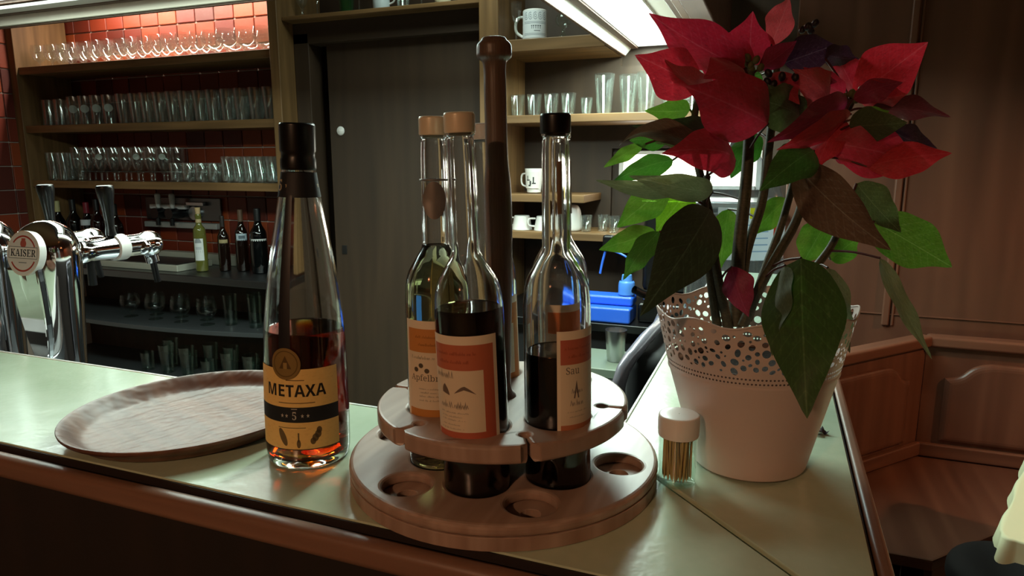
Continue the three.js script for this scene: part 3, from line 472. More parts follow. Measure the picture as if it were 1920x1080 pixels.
// ---------- right-hand shelf unit ----------
const RS = [1.84, 1.562, 1.262, 1.118];
{
  const t = thing('cup_shelf', 'brown wooden wall shelf with mugs and glasses between door and coffee machine', 'shelf');
  mesh('back_board', [box2(-1.02, -0.64, 1.1, 1.44, -2.799, -2.775, 0), box2(-1.02, -0.2, 1.44, 1.76, -2.799, -2.775, 0), box2(-1.02, -0.612, 1.76, 2.3, -2.799, -2.775, 0)], M.door, t);
  const ends = [-0.612, -0.2, -0.68, -0.52];
  RS.forEach((y, i) => mesh('board', box2(-1.02, ends[i], y - (i ? 0.03 : 0.045), y, -2.775, -2.5, 0.003, true), M.shelfWood, t));
}
{ // white stoneware stein
  const t = thing('beer_stein', 'white stoneware beer stein with grey print on the upper cup shelf', 'stein', [-0.915, RS[0] + 0.0004, -2.6], 0.35);
  mesh('body', lathe([[0, 0.001], [0.046, 0.001], [0.047, 0.006], [0.047, 0.115], [0.044, 0.118], [0.042, 0.115], [0.042, 0.01], [0, 0.01]], 28), M.white, t);
  mesh('handle', tube([[0.045, 0.1, 0], [0.08, 0.095, 0], [0.085, 0.05, 0], [0.045, 0.02, 0]], 0.006, 20, 8).rotateY(2.6), M.white, t);
  mesh('print', wrapLabel([[0.0472, 0.012], [0.0472, 0.112]], -1.3, 1.3), paper(canvasTex(256, 128, (g, w, h) => {
    g.fillStyle = '#dfe3e6'; g.fillRect(0, 0, w, h); g.strokeStyle = '#79808a'; g.lineWidth = 3; for (let i = 0; i < 5; i++) { g.beginPath(); g.arc(50 + i * 40, 26, 16, 0.4, 5.2); g.stroke(); g.beginPath(); g.arc(50 + i * 40, 26, 7, 0, 6.3); g.stroke(); }
    g.lineWidth = 2; for (const y of [54, 60, 108, 114]) { g.beginPath(); g.moveTo(30, y); g.lineTo(226, y); g.stroke(); } g.fillStyle = '#3f454d'; for (const [x, q] of [[96, 9], [110, 12], [128, 12], [146, 12], [164, 12]]) { g.fillRect(x, 70, q, 4); g.fillRect(x + 4, 70, 4, 16); } g.fillRect(120, 94, 50, 3);
  })), t);
}
{
  const t = thing('glass_decanter', 'round clear glass stopper decanter beside the white stein', 'decanter', [-0.80, RS[0] + 0.0004, -2.6]);
  mesh('body', lathe(smooth([[0.001, 0.001], [0.018, 0.002], [0.022, 0.012], [0.008, 0.03], [0.007, 0.045], [0.026, 0.06], [0.03, 0.08], [0.02, 0.1], [0.001, 0.105]], 4), 20), M.thinGlass, t);
}
stemmed('flute', 'tall_stem_glass', -0.985, RS[0], -2.58, 'tall stemmed glass between the wooden post and the white stein', 'glass', null);
for (let i = 0; i < 4; i++) tumbler(TUMBLER.small, 'small_tumbler', -0.985 + i * 0.07, RS[1], -2.6, 'small tumbler on the second cup shelf near the wooden post', 'tumbler', 'small tumblers on the cup shelf');
tumbler(TUMBLER.shot, 'amber_shot_glass', -0.70, RS[1], -2.59, 'little shot glass between the small tumblers and tall glasses', 'shot glass', null);
for (let i = 0; i < 5; i++) tumbler(TUMBLER.pint, 'tall_glass', -0.635 + i * 0.08, RS[1], -2.6 - (i % 2) * 0.06, 'tall glass on the second cup shelf behind the poinsettia', 'glass', 'tall glasses on the cup shelf');
function cup(x, y, z, r, h, turn, label, upside, print) {
  const t = thing('coffee_cup', label, 'cup', [x, y + 0.0004, z], turn), prof = [[0, 0.002], [r * 0.7, 0.002], [r * 0.75, 0.005], [r, h], [r - 0.003, h], [r * 0.7, 0.008], [0, 0.008]];
  const o = upside ? prof.map(p => [p[0], h - p[1]]).reverse() : prof;
  mesh('body', lathe(o, 24), M.white, t); mesh('handle', tube([[r * 0.85, h * 0.8, 0], [r * 1.5, h * 0.75, 0], [r * 1.5, h * 0.35, 0], [r * 0.85, h * 0.25, 0]], 0.004, 16, 6), M.white, t);
  if (print) mesh('print', wrapLabel([[r * 0.86, h * 0.25], [r * 0.97, h * 0.8]], -0.9, 0.9, 0.0006), paper(canvasTex(128, 128, print)), t);
  return t;
}
cup(-0.915, RS[2], -2.6, 0.037, 0.098, Math.PI - 0.2, 'white mug with dark figure print on the third cup shelf', false, null);
{ const m = scene.children[scene.children.length - 1]; mesh('print', wrapLabel([[0.0325, 0.02], [0.0355, 0.085]], 2.4, 4.3, 0.0012), paper(canvasTex(128, 128, (g, w, h) => { g.fillStyle = '#dcd8d2'; g.fillRect(0, 0, w, h); g.fillStyle = '#3c3a3a'; for (const [x, y, a, b] of [[30, 30, 8, 40], [24, 60, 30, 8], [50, 70, 14, 30], [76, 40, 10, 44], [70, 84, 30, 10], [40, 100, 20, 12]]) g.fillRect(x, y, a, b); })), m); }
cup(-0.955, RS[3], -2.57, 0.042, 0.058, Math.PI, 'upside-down white coffee cup next to the wooden post', true);
cup(-0.86, RS[3], -2.57, 0.042, 0.058, Math.PI + 0.5, 'upside-down white coffee cup between the other cup and the porcelain jug', true);
{ const c = mesh('porcelain_jug', lathe(smooth([[0.001, 0.001], [0.04, 0.001], [0.045, 0.03], [0.04, 0.08], [0.028, 0.1], [0.001, 0.104]], 4), 24), M.white, scene); c.position.set(-0.755, RS[3] + 0.0004, -2.58); tag(c, 'white porcelain dome-shaped jug on the lowest cup shelf', 'jug'); }
for (let i = 0; i < 3; i++) tumbler(TUMBLER.shot, 'shot_glass', -0.685 + i * 0.055, RS[3], -2.56 - (i % 2) * 0.05, 'shot glass beside the porcelain jug on the lowest cup shelf', 'shot glass', 'shot glasses on the lowest cup shelf');

// ---------- coffee corner ----------
{ // lit hatch to the kitchen
  const d = struct('window_1', [box2(-0.61, -0.59, 1.28, 1.43, -2.81, -2.775, 0.003), box2(-0.08, -0.06, 1.28, 1.43, -2.81, -2.775, 0.003), box2(-0.59, -0.08, 1.415, 1.43, -2.81, -2.775, 0.003), box2(-0.59, -0.08, 1.28, 1.295, -2.81, -2.76, 0.003)], M.white);
  mesh('lit_window_pane', box2(-0.59, -0.08, 1.295, 1.415, -2.8, -2.79, 0), new THREE.MeshStandardMaterial({ color: 0xfffbe8, emissive: 0xfffbe8, emissiveIntensity: 1.4, roughness: 0.6 }), d);
  area(-0.335, 1.355, -2.785, 0.5, 0.11, 6, 0xfffbe8, -0.335, 1.355, 0);
}
{
  const t = thing('coffee_machine', 'black coffee machine with steel top behind the poinsettia', 'coffee machine', [-0.3, 0.83, -2.52]);
  mesh('body', [box2(-0.13, 0.3, 0.1, 0.4, -0.2, 0.14, 0.02), box2(-0.13, 0.3, 0.0, 0.07, -0.2, 0.2, 0.01), box2(-0.13, 0.3, 0.05, 0.12, -0.2, 0.0, 0.004)], M.black, t);
  mesh('top_tray', box2(-0.14, 0.31, 0.4, 0.425, -0.21, 0.16, 0.006), M.steel, t);
  const g = mesh('portafilter', [cyl(0.034, 0.034, 0.03, -0.06, 0.1, 0.17), cyl(0.012, 0.012, 0.03, -0.1, 0.1, 0.2, 12)], M.steel, t);
  mesh('portafilter_handle', tube([[-0.07, 0.1, 0.19], [-0.1, 0.11, 0.24], [-0.13, 0.13, 0.27]], 0.014, 14, 10), M.black, g);
}
for (const [x, c, n] of [[-0.40, 0xc9a44a, 'yellow'], [-0.31, 0xe6e2d6, 'white']]) {
  const b = mesh('packet', box2(-0.035, 0.035, 0, 0.07, -0.03, 0.03, 0.008), new THREE.MeshStandardMaterial({ color: c, roughness: 0.5 }), scene); b.position.set(x, 1.2554, -2.56); tag(b, 'small ' + n + ' packet on top of the coffee machine', 'packet');
}
{
  const t = thing('side_counter', 'black side counter below the cup shelf', 'cabinet');
  mesh('top', box2(-1.0, 0.02, 0.80, 0.83, -2.78, -2.26, 0.004), M.black, t);
  mesh('body', box2(-0.99, 0.02, 0.0, 0.80, -2.78, -2.31, 0.003), M.blackMatte, t);
}
{ // blue plastic caddy and bottle
  const blue = new THREE.MeshPhysicalMaterial({ color: 0x2a62d8, roughness: 0.35, clearcoat: 0.3 });
  const t = thing('blue_caddy', 'bright blue plastic caddy on the black side counter', 'caddy', [-0.545, 0.8304, -2.29]);
  mesh('lower_tier', box2(-0.12, 0.1, 0, 0.055, -0.1, 0.02, 0.008), blue, t); mesh('upper_tier', box2(-0.12, 0.1, 0.055, 0.09, -0.1, -0.02, 0.01), blue, t);
  const b = thing('blue_bottle', 'small light blue plastic bottle standing behind the blue caddy', 'bottle', [-0.475, 0.9208, -2.345]);
  const lb = new THREE.MeshPhysicalMaterial({ color: 0x4f8ce0, roughness: 0.35 });
  mesh('body', lathe(smooth([[0.001, 0], [0.028, 0.001], [0.029, 0.01], [0.028, 0.045], [0.024, 0.052]], 3), 20), lb, b); mesh('cap', cyl(0.017, 0.02, 0.022, 0, 0.062, 0, 18), lb, b);
  const w = thing('wall_handset', 'black handset with painted blue LED reflections hanging under the cup shelf', 'handset', [-0.575, 1.055, -2.48]);
  mesh('body', box2(-0.022, 0.022, 0, 0.063, -0.015, 0.015, 0.01), M.black, w);
  const bm = new THREE.MeshPhysicalMaterial({ color: 0x3d74e8, roughness: 0.3 });  // blue strokes: LED reflections put into plain colour, nothing here glows
  mesh('blue_reflection', tube([[-0.012, 0.0, 0], [-0.022, -0.04, 0.0], [-0.03, -0.085, 0]], 0.005, 14, 6), bm, w);
  mesh('blue_reflection', tube([[0.015, 0.005, 0], [0.06, -0.01, 0.01], [0.1, -0.035, 0.01]], 0.004, 14, 6), bm, w);
}
{ // steel shaker
  const c = mesh('cocktail_shaker', lathe([[0, 0], [0.026, 0.001], [0.034, 0.1], [0.033, 0.1], [0.024, 0.004], [0, 0.004]], 24), M.steel, scene); c.position.set(-0.44, 0.7704, -2.03); tag(c, 'upturned steel shaker cup on the low stand beside the black chair', 'shaker');
  const s = thing('low_stand', 'low pale worktop stand behind the black chair', 'stand', [-0.42, 0, -2.03]);
  mesh('top', box2(-0.16, 0.16, 0.74, 0.77, -0.12, 0.1, 0.004), new THREE.MeshStandardMaterial({ color: 0x6a7566, roughness: 0.4 }), s);
  mesh('body', box2(-0.18, 0.18, 0, 0.74, -0.14, 0.12, 0.003), M.blackMatte, s);
}
{ // black chair with grey tube frame behind the side bar
  const t = thing('bar_chair', 'black padded chair with grey tubular frame and armrest behind the side bar', 'chair', [-0.2, 0, -1.4]);
  const tubeGrey = new THREE.MeshPhysicalMaterial({ color: 0x8f8b95, roughness: 0.25, metalness: 0.4 });
  mesh('backrest', bx(0.085, 0.4, 0.38, -0.005, 0.83, 0, 0.03), M.blackMatte, t);
  mesh('back_frame', tube([[-0.045, 0.62, 0.21], [-0.055, 0.82, 0.21], [-0.045, 1.0, 0.21], [-0.02, 1.045, 0.17], [-0.01, 1.05, 0.0], [-0.02, 1.045, -0.17], [-0.045, 1.0, -0.21], [-0.055, 0.82, -0.21]], 0.013, 40, 8), tubeGrey, t);
  mesh('seat', bx(0.42, 0.07, 0.42, -0.22, 0.59, 0, 0.03), M.blackMatte, t);
  mesh('armrest', tube([[-0.05, 0.94, 0.22], [-0.1, 0.955, 0.22], [-0.135, 0.93, 0.22], [-0.14, 0.86, 0.22], [-0.13, 0.64, 0.22]], 0.014, 30, 8), tubeGrey, t);
  for (const [x, z] of [[-0.38, 0.18], [-0.38, -0.18], [-0.02, 0.18], [-0.02, -0.18]]) mesh('leg', cyl(0.012, 0.012, 0.58, x, 0.29, z, 10), tubeGrey, t);
}

// ---------- beer taps ----------
function beerTap(x, label, badge) {
  const t = thing('beer_tap', label, 'beer tap', [x, 0.88, -0.755]);
  // column: oval section, wide at the top, narrow at the foot
  const rows = [[0.0, 0.03, 0.03], [0.02, 0.029, 0.03], [0.1, 0.028, 0.03], [0.2, 0.032, 0.036], [0.28, 0.038, 0.043], [0.335, 0.043, 0.047], [0.37, 0.042, 0.047], [0.395, 0.032, 0.036], [0.408, 0.014, 0.016], [0.411, 0.0005, 0.0005]];
  const pos = [], idx = [], n = 36, c = new THREE.CatmullRomCurve3(rows.map(r => new THREE.Vector3(r[1], r[0], r[2]))), R = 40;
  for (let j = 0; j <= R; j++) { const q = c.getPoint(j / R); for (let i = 0; i <= n; i++) { const a = i / n * Math.PI * 2; pos.push(q.x * Math.sin(a), q.y, q.z * Math.cos(a) + q.y * 0.03); } }
  for (let j = 0; j < R; j++) for (let i = 0; i < n; i++) { const k = j * (n + 1) + i; idx.push(k, k + 1, k + n + 2, k, k + n + 2, k + n + 1); }
  const g = new THREE.BufferGeometry(); g.setAttribute('position', new THREE.Float32BufferAttribute(pos, 3)); g.setIndex(idx); g.computeVertexNormals();
  mesh('column', g, M.chrome, t);
  const pl = mesh('front_plate', (() => { const s = new THREE.Shape(); s.moveTo(-0.032, 0.08); s.quadraticCurveTo(-0.03, -0.02, -0.012, -0.07); s.quadraticCurveTo(0, -0.09, 0.012, -0.07); s.quadraticCurveTo(0.03, -0.02, 0.032, 0.08); return new THREE.ExtrudeGeometry(s, { depth: 0.006, bevelEnabled: true, bevelSize: 0.003, bevelThickness: 0.003, bevelSegments: 3 }); })(), M.chrome, t);
  pl.position.set(0, 0.255, 0.04); pl.rotation.x = 0.09;
  const b = mesh('badge', cyl(0.032, 0.032, 0.012, 0, 0, 0, 40).rotateX(Math.PI / 2), M.white, t); b.position.set(0.012, 0.362, 0.052); b.rotation.set(-0.16, 0.12, 0); b.scale.set(1, 1.1, 1);
  if (badge) mesh('badge_face', new THREE.CircleGeometry(0.0308, 40).translate(0, 0, 0.0065), new THREE.MeshPhysicalMaterial({ roughness: 0.25, map: canvasTex(256, 256, (g, w, h) => {
    g.fillStyle = '#dcdbe2'; g.fillRect(0, 0, w, h); g.strokeStyle = '#a5443f'; g.lineWidth = 10; g.beginPath(); g.arc(128, 128, 100, -2.5, -0.4); g.stroke(); g.beginPath(); g.arc(128, 128, 104, 0.45, 2.6); g.stroke();
    g.fillStyle = '#b05a55'; g.beginPath(); g.arc(128, 72, 24, 0, 6.3); g.fill(); g.fillRect(112, 40, 32, 30);
    g.fillStyle = '#e6e5ea'; g.fillRect(14, 92, 228, 66); g.strokeStyle = '#555a66'; g.lineWidth = 3; g.strokeRect(14, 92, 228, 66);
    g.fillStyle = '#2f3440'; g.font = 'bold 58px serif'; g.textAlign = 'center'; g.textBaseline = 'middle'; g.save(); g.translate(128, 127); g.scale(0.92, 1); g.fillText('KAISER', 0, 0); g.restore();
    g.fillStyle = '#8a8f9a'; g.fillRect(96, 180, 64, 6);
  }) }), b);
  // faucet towards the bartender
  const f = mesh('faucet_pipe', lathe(smooth([[0.001, 0], [0.02, 0.0], [0.023, 0.01], [0.019, 0.03], [0.0205, 0.08], [0.0205, 0.13], [0.024, 0.15], [0.02, 0.165], [0.001, 0.168]], 4), 24).rotateX(-Math.PI / 2), M.chrome, t); f.position.set(0, 0.352, -0.03);
  mesh('collar', cyl(0.0235, 0.0235, 0.02, 0, 0, 0, 24).rotateX(Math.PI / 2).translate(0, 0, -0.085), M.white, f);
  mesh('end_knob', [new THREE.SphereGeometry(0.014, 16, 12).translate(0.012, -0.004, -0.15), new THREE.SphereGeometry(0.014, 16, 12).translate(0.012, -0.004, -0.128)], M.chrome, f);
  const sp = mesh('spout', [tube([[0, -0.01, -0.145], [0, -0.02, -0.152], [0, -0.035, -0.156]], 0.012, 10, 12)], M.chrome, f);
  mesh('nozzle', tube([[0, -0.03, -0.155], [0, -0.05, -0.158], [0, -0.075, -0.162]], 0.006, 8, 10), M.black, sp);
  const dn = mesh('drain_tube', cyl(0.006, 0.007, 0.05, 0, -0.035, -0.03, 10), M.black, f); dn.visible = true;
  const hd = mesh('tap_handle', lathe(smooth([[0.001, 0], [0.008, 0.001], [0.0075, 0.02], [0.0105, 0.055], [0.0142, 0.086], [0.0125, 0.09], [0.001, 0.09]], 4), 20), M.black, t); hd.position.set(0, 0.372, -0.105); hd.rotation.x = 0.04;
  return t;
}
beerTap(-1.098, 'chrome beer tap with round white badge behind the long bar top', true);
{ const t = beerTap(-1.25, 'plain chrome beer tap without lettering next to the badged tap', false); t.position.z = -0.755; }

// ---------- serving tray ----------
{
  const t = thing('serving_tray', 'oval brown wooden serving tray lying on the pale bar top', 'tray', [-0.5785, CT + 0.0004, -0.5347], 0);
  t.rotation.y = Math.atan2(0.944, 0.33); t.scale.set(0.132, 1, 0.1196);
  const prof = smooth([[0.001, 0.004], [0.8, 0.004], [0.86, 0.007], [0.93, 0.015], [0.985, 0.019], [1.0, 0.0185], [0.995, 0.016], [0.9, 0.007], [0.84, 0.0005], [0.001, 0.0005]], 5);
  const g = lathe(prof, 72), p = g.attributes.position, uv = g.attributes.uv; for (let i = 0; i < p.count; i++) uv.setXY(i, p.getX(i) * 0.13, p.getZ(i) * 0.12);
  const bump = dataTex(256, (u, v) => 0.6 * vn(u * 9 + 3 * vn(u * 5, v * 5, 5, 5), v * 40, 9, 40) + 0.4 * vn(u * 30, v * 60, 30, 60), false, 5);
  mesh('tray_body', g, new THREE.MeshPhysicalMaterial({ map: woodTex(0x56382d, 0x8a6350, 3), roughness: 0.46, bumpMap: bump, bumpScale: 0.0012, clearcoat: 0.12, clearcoatRoughness: 0.25 }), t);
}

// ---------- brandy bottle ----------
function glassShell(outer, wall, baseT) {        // closed lathe with an inner surface
  const inner = outer.filter(p => p[1] > baseT).map(p => [Math.max(0.001, p[0] - wall), p[1]]);
  return [...outer, ...inner.reverse(), [inner[inner.length - 1][0], baseT + 0.002], [inner[inner.length - 1][0] * 0.7, baseT], [0.0005, baseT + 0.003]];
}
function radiusAt(prof, y) { for (let i = 1; i < prof.length; i++) if (prof[i][1] >= y && prof[i][1] > prof[i - 1][1]) { const k = (y - prof[i - 1][1]) / (prof[i][1] - prof[i - 1][1]); return prof[i - 1][0] + k * (prof[i][0] - prof[i - 1][0]); } return prof[prof.length - 1][0]; }
function liquidShape(prof, wall, baseT, level) {
  const pts = [[0.0005, baseT + 0.0005]]; for (let k = 0; k <= 24; k++) { const y = baseT + 0.0006 + (level - baseT) * k / 24; pts.push([radiusAt(prof, y) - wall + 0.0003, y]); }
  const last = pts[pts.length - 1]; pts.push([last[0] - 0.001, last[1] - 0.0006], [0.0005, last[1] - 0.0006]); return lathe(pts, 48);
}
const liquid = (att, dist) => new THREE.MeshPhysicalMaterial({ color: 0xffffff, roughness: 0.02, transmission: 1, thickness: 0.03, ior: 1.36, attenuationColor: new THREE.Color(att), attenuationDistance: dist });
const camDir = (x, z) => Math.atan2(-x, -z);      // turn of a thing at x z so that its +z looks to where the photographer stood
{
  const X = -0.4105, Z = -0.5085, t = thing('brandy_bottle', 'tall tapered brandy bottle with black cap, yellow label and amber liquid', 'bottle', [X, CT + 0.0005, Z]);
  const prof = smooth([[0.0005, 0.003], [0.03, 0.0005], [0.0365, 0.001], [0.0385, 0.006], [0.0392, 0.03], [0.0385, 0.083], [0.0362, 0.135], [0.0300, 0.186], [0.0213, 0.235], [0.0155, 0.270], [0.0138, 0.292]], 6);
  mesh('glass_body', lathe(glassShell(prof, 0.0026, 0.008), 64), M.glass, t);
  mesh('brandy', liquidShape(prof, 0.0026, 0.008, 0.128), liquid(0xb4560c, 0.03), t);
  mesh('cap', lathe([[0.0152, 0.274], [0.0158, 0.276], [0.0156, 0.283], [0.0148, 0.285], [0.0148, 0.289], [0.0158, 0.291], [0.0158, 0.313], [0.0148, 0.315], [0, 0.315]], 40), M.black, t);
  const a = camDir(X, Z) - 0.34, rowsL = (y0, y1, n = 10) => { const o = []; for (let k = 0; k <= n; k++) { const y = y0 + (y1 - y0) * k / n; o.push([radiusAt(prof, y), y]); } return o; };
  mesh('label', wrapLabel(rowsL(0.021, 0.098), a - 1.1, a + 1.1), paper(canvasTex(768, 512, (g, w, h) => {
    g.fillStyle = '#eec878'; g.fillRect(0, 0, w, h); for (let i = 0; i < 900; i++) { g.fillStyle = `rgba(${rnd() > .5 ? '235,190,110' : '150,105,40'},0.06)`; g.fillRect(rnd() * w, rnd() * h, 20, 6); }
    g.fillStyle = '#0f1016'; g.fillRect(0, 238, w, 96); g.textAlign = 'center'; g.textBaseline = 'middle';
    g.fillStyle = '#161008'; g.font = 'bold 104px sans-serif'; g.save(); g.translate(392, 134); g.scale(1.28, 1); g.fillText('METAXA', 0, 0); g.restore();
    g.fillStyle = 'rgba(70,45,15,0.8)'; g.font = '22px sans-serif'; g.fillRect(330, 66, 150, 5); g.fillRect(260, 208, 300, 5);
    const star = (x, y, r) => { g.beginPath(); for (let k = 0; k < 10; k++) { const q = k % 2 ? r * 0.4 : r, b = k * Math.PI / 5 - Math.PI / 2; g.lineTo(x + q * Math.cos(b), y + q * Math.sin(b)); } g.fill(); };
    g.fillStyle = '#b9b4a8'; g.font = 'bold 70px serif'; g.fillText('5', 392, 292); g.fillRect(368, 246, 48, 5); for (const x of [290, 328, 456, 500]) star(x, 292, 15);
    g.fillStyle = 'rgba(60,45,20,0.75)'; g.fillRect(250, 366, 230, 4);
    g.save(); g.translate(290, 430); g.rotate(-0.5); g.beginPath(); g.ellipse(0, 0, 26, 62, 0, 0, 7); g.fill(); g.restore();
    g.beginPath(); g.ellipse(420, 470, 16, 28, 0, 0, 7); g.fill(); g.fillRect(414, 400, 12, 60);
    g.save(); g.translate(560, 425); g.rotate(0.6); for (const [x, y, r] of [[0, -44, 22], [6, -18, 26], [0, 12, 26], [-4, 40, 22]]) { g.beginPath(); g.arc(x, y, r, 0, 7); g.fill(); } g.restore();
    g.strokeStyle = '#3a2810'; g.lineWidth = 6; g.beginPath(); g.moveTo(0, 509); g.lineTo(w, 509); g.stroke();
  })), t);
  mesh('medallion', wrapLabel(rowsL(0.088, 0.118), a - 0.52, a + 0.22, 0.0012), new THREE.MeshStandardMaterial({ roughness: 0.45, metalness: 0.3, alphaTest: 0.5, map: canvasTex(160, 160, (g, w, h) => { g.fillStyle = '#8f7440'; g.beginPath(); g.arc(80, 80, 78, 0, 7); g.fill(); g.strokeStyle = '#6a5228'; g.lineWidth = 5; g.beginPath(); g.arc(80, 80, 62, 0, 7); g.stroke(); g.fillStyle = '#5e4722'; g.beginPath(); g.moveTo(80, 40); g.lineTo(112, 104); g.lineTo(48, 104); g.fill(); g.fillStyle = '#a58a50'; g.fillRect(70, 74, 20, 30); }) }), t);
  mesh('neck_label', wrapLabel(rowsL(0.250, 0.272, 4), 0, Math.PI * 2, 0.0004, 40), paper(canvasTex(512, 96, (g, w, h) => { g.fillStyle = '#15161c'; g.fillRect(0, 0, w, h); g.fillStyle = '#b5a07a'; g.font = 'bold 60px serif'; g.textAlign = 'center'; g.textBaseline = 'middle'; for (const c of [470, 214]) { g.fillText('5', c, 50); for (const d of [-60, 44, 84]) { g.beginPath(); for (let k = 0; k < 10; k++) { const q = k % 2 ? 5 : 12, b = k * Math.PI / 5 - Math.PI / 2; g.lineTo(c + d + q * Math.cos(b), 50 + q * Math.sin(b)); } g.fill(); } } })), t);
  mesh('neck_stripe', wrapLabel(rowsL(0.1, 0.252, 16), a - 0.32, a - 0.02, 0.0005, 6), new THREE.MeshStandardMaterial({ color: 0x10111a, roughness: 0.4 }), t);
  t.rotation.z = -0.022;
}

// ---------- schnapps carousel ----------
const CX = -0.221, CZ = -0.548, LEAN = new THREE.Quaternion().setFromAxisAngle(new THREE.Vector3(Math.sin(21.23 * D), 0, Math.cos(21.23 * D)), 1.2 * D);
const bottleAng = [29, 85, 138, 241, 301], glassAng = [57, 116, 177, 213, 271, 358];
const ring = (r, a) => [r * Math.cos(a * D), r * Math.sin(a * D)];
{
  const t = thing('bottle_carousel', 'two-tier round wooden bottle carousel with turned centre handle', 'bottle rack', [CX, CT + 0.0004, CZ]);
  const disc = (R, y0, h, holes, bev = 0.003, notch = []) => {
    const s = new THREE.Shape(); const N = 160, list = notch.map(a => a * D);
    if (!list.length) s.absarc(0, 0, R - bev, 0, Math.PI * 2);
    else {
      const hw = 0.0036, hb = 0.0072, da = hw / R, srt = list.map(a => (a + 2 * Math.PI) % (2 * Math.PI)).sort((p, q) => p - q); let first = true;
      srt.forEach((a, i) => {
        const nx = srt[(i + 1) % srt.length] + (i === srt.length - 1 ? 2 * Math.PI : 0);
        const inR = R - 0.021, c = Math.cos(a), sn = Math.sin(a), pt = (r, o) => [r * c - o * sn, r * sn + o * c];
        const q = pt(R - bev, -hw); if (first) { s.moveTo(...q); first = false; } else s.lineTo(...q);
        for (let k = 0; k <= 16; k++) { const b = -0.5 - (2 * Math.PI - 1.0) * k / 16; s.lineTo(...pt(inR + Math.cos(b) * hb, Math.sin(b) * hb)); } s.lineTo(...pt(R - bev, hw));
        for (let k = 0; k <= 24; k++) { const b = a + da + (nx - a - 2 * da) * k / 24; s.lineTo((R - bev) * Math.cos(b), (R - bev) * Math.sin(b)); }
      });
    }
    for (const [x, z, r] of holes) { const p = new THREE.Path(); p.absarc(x, z, r + bev * 0.3, 0, Math.PI * 2, true); s.holes.push(p); }
    const g = new THREE.ExtrudeGeometry(s, { depth: h - 2 * bev, bevelEnabled: true, bevelSize: bev, bevelThickness: bev, bevelSegments: 3, curveSegments: 36 });
    g.rotateX(Math.PI / 2); g.translate(0, y0 + h - bev, 0);
    const n = g.attributes.normal.clone(), o = uvMetres(g); o.setAttribute('normal', n.count === o.attributes.position.count ? n : o.attributes.normal); return o;
  };
  const rec = glassAng.map(a => [...ring(0.1075, a)]), seats = bottleAng.map(a => [...ring(a === 138 ? 0.06 : 0.073, a)]);
  mesh('base_plate', disc(0.1396, 0, 0.0112, rec.map(p => [...p, 0.0085]), 0.0006), M.carousel, t);
  mesh('base_disc', disc(0.14, 0.0112, 0.0098, [...rec.map(p => [...p, 0.0225]), ...seats.map(p => [...p, 0.0285])], 0.0035), M.carousel, t);
  const up = new THREE.Group(); up.name = 'upper_tier'; t.add(up); up.position.y = 0.021; up.quaternion.copy(LEAN);
  mesh('upper_disc', disc(0.113, 0.034, 0.0155, seats.map(p => [...p, 0.0285]), 0.003, glassAng), M.carousel, up);
  mesh('handle', lathe(smooth([[0.001, 0.0], [0.0125, 0.0], [0.0125, 0.05], [0.0085, 0.056], [0.0088, 0.09], [0.0108, 0.15], [0.0122, 0.21], [0.0116, 0.24], [0.0098, 0.262], [0.0095, 0.32], [0.0095, 0.338], [0.0105, 0.3425], [0.0144, 0.346], [0.0148, 0.351], [0.0142, 0.356], [0.011, 0.3595], [0.0095, 0.3615], [0.001, 0.362]], 5), 36), M.pole, up);
}
function schnapps(ang, label, o) {
  const [dx, dz] = ring(ang === 138 ? 0.06 : 0.073, ang), x = CX + dx, z = CZ + dz, y = CT + 0.0122;
  const t = thing('schnapps_bottle', label, 'bottle', [x, y, z], 0);
  const prof = smooth([[0.0005, 0.003], [0.02, 0.0005], [0.0245, 0.001], [0.0268, 0.006], [0.0272, 0.03], [0.0272, 0.12], [0.027, 0.16], [0.0245, 0.176], [0.0175, 0.189], [0.0120, 0.199], [0.0114, 0.212], [0.0111, 0.25], [0.0103, 0.285], [0.0098, 0.288], [0.0110, 0.289], [0.0110, 0.294]], 5);
  mesh('glass_body', lathe(glassShell(prof, 0.0022, 0.007), 48), M.glass, t);
  if (o.liq) mesh('schnapps', liquidShape(prof, 0.0022, 0.007, o.level), o.liq, t);
  mesh('screw_cap', (() => { const g = lathe([[0.0112, 0.2905], [0.0119, 0.2915], [0.0119, 0.3035], [0.0112, 0.3055], [0, 0.3056]], 40); return g; })(), o.cap, t);
  if (o.label) { const a = camDir(x, z) + o.turn; mesh('label', wrapLabel([[0.0272, o.y0 ?? 0.047], [0.0272, o.y1 ?? 0.14]], a - (o.half ?? 1.0), a + (o.half ?? 1.0), 0.0005), o.label, t); }
  if (o.tag) {   // oval metal tag hung on the neck
    const a = camDir(x, z) + o.turn, g = new THREE.CircleGeometry(1, 28), p = g.attributes.position; for (let i = 0; i < p.count; i++) { const q = p.getX(i) * 0.0095, v = p.getY(i) * 0.0155; p.setXYZ(i, q, 0.238 + v, Math.sqrt(Math.max(0, 0.0126 ** 2 - q * q))); } g.rotateY(a); g.computeVertexNormals();
    mesh('neck_tag', g, o.tag, t); mesh('tag_ring', new THREE.TorusGeometry(0.0118, 0.0009, 6, 32).rotateX(Math.PI / 2).translate(0, 0.2545, 0), o.tag, t);
  }
  if (o.seal) { const a = camDir(x, z) + o.turn; mesh('seal', wrapLabel([[0.0114, 0.222], [0.0112, 0.27]], a - 0.4, a + 1.0, 0.0008, 14), o.seal, t); }
  t.quaternion.setFromAxisAngle(new THREE.Vector3(Math.sin(21.23 * D), 0, Math.cos(21.23 * D)), (o.lean ?? 2.2) * D);
  return t;
}
const gold = new THREE.MeshStandardMaterial({ color: 0xf0dfc2, metalness: 0.1, roughness: 0.3 });
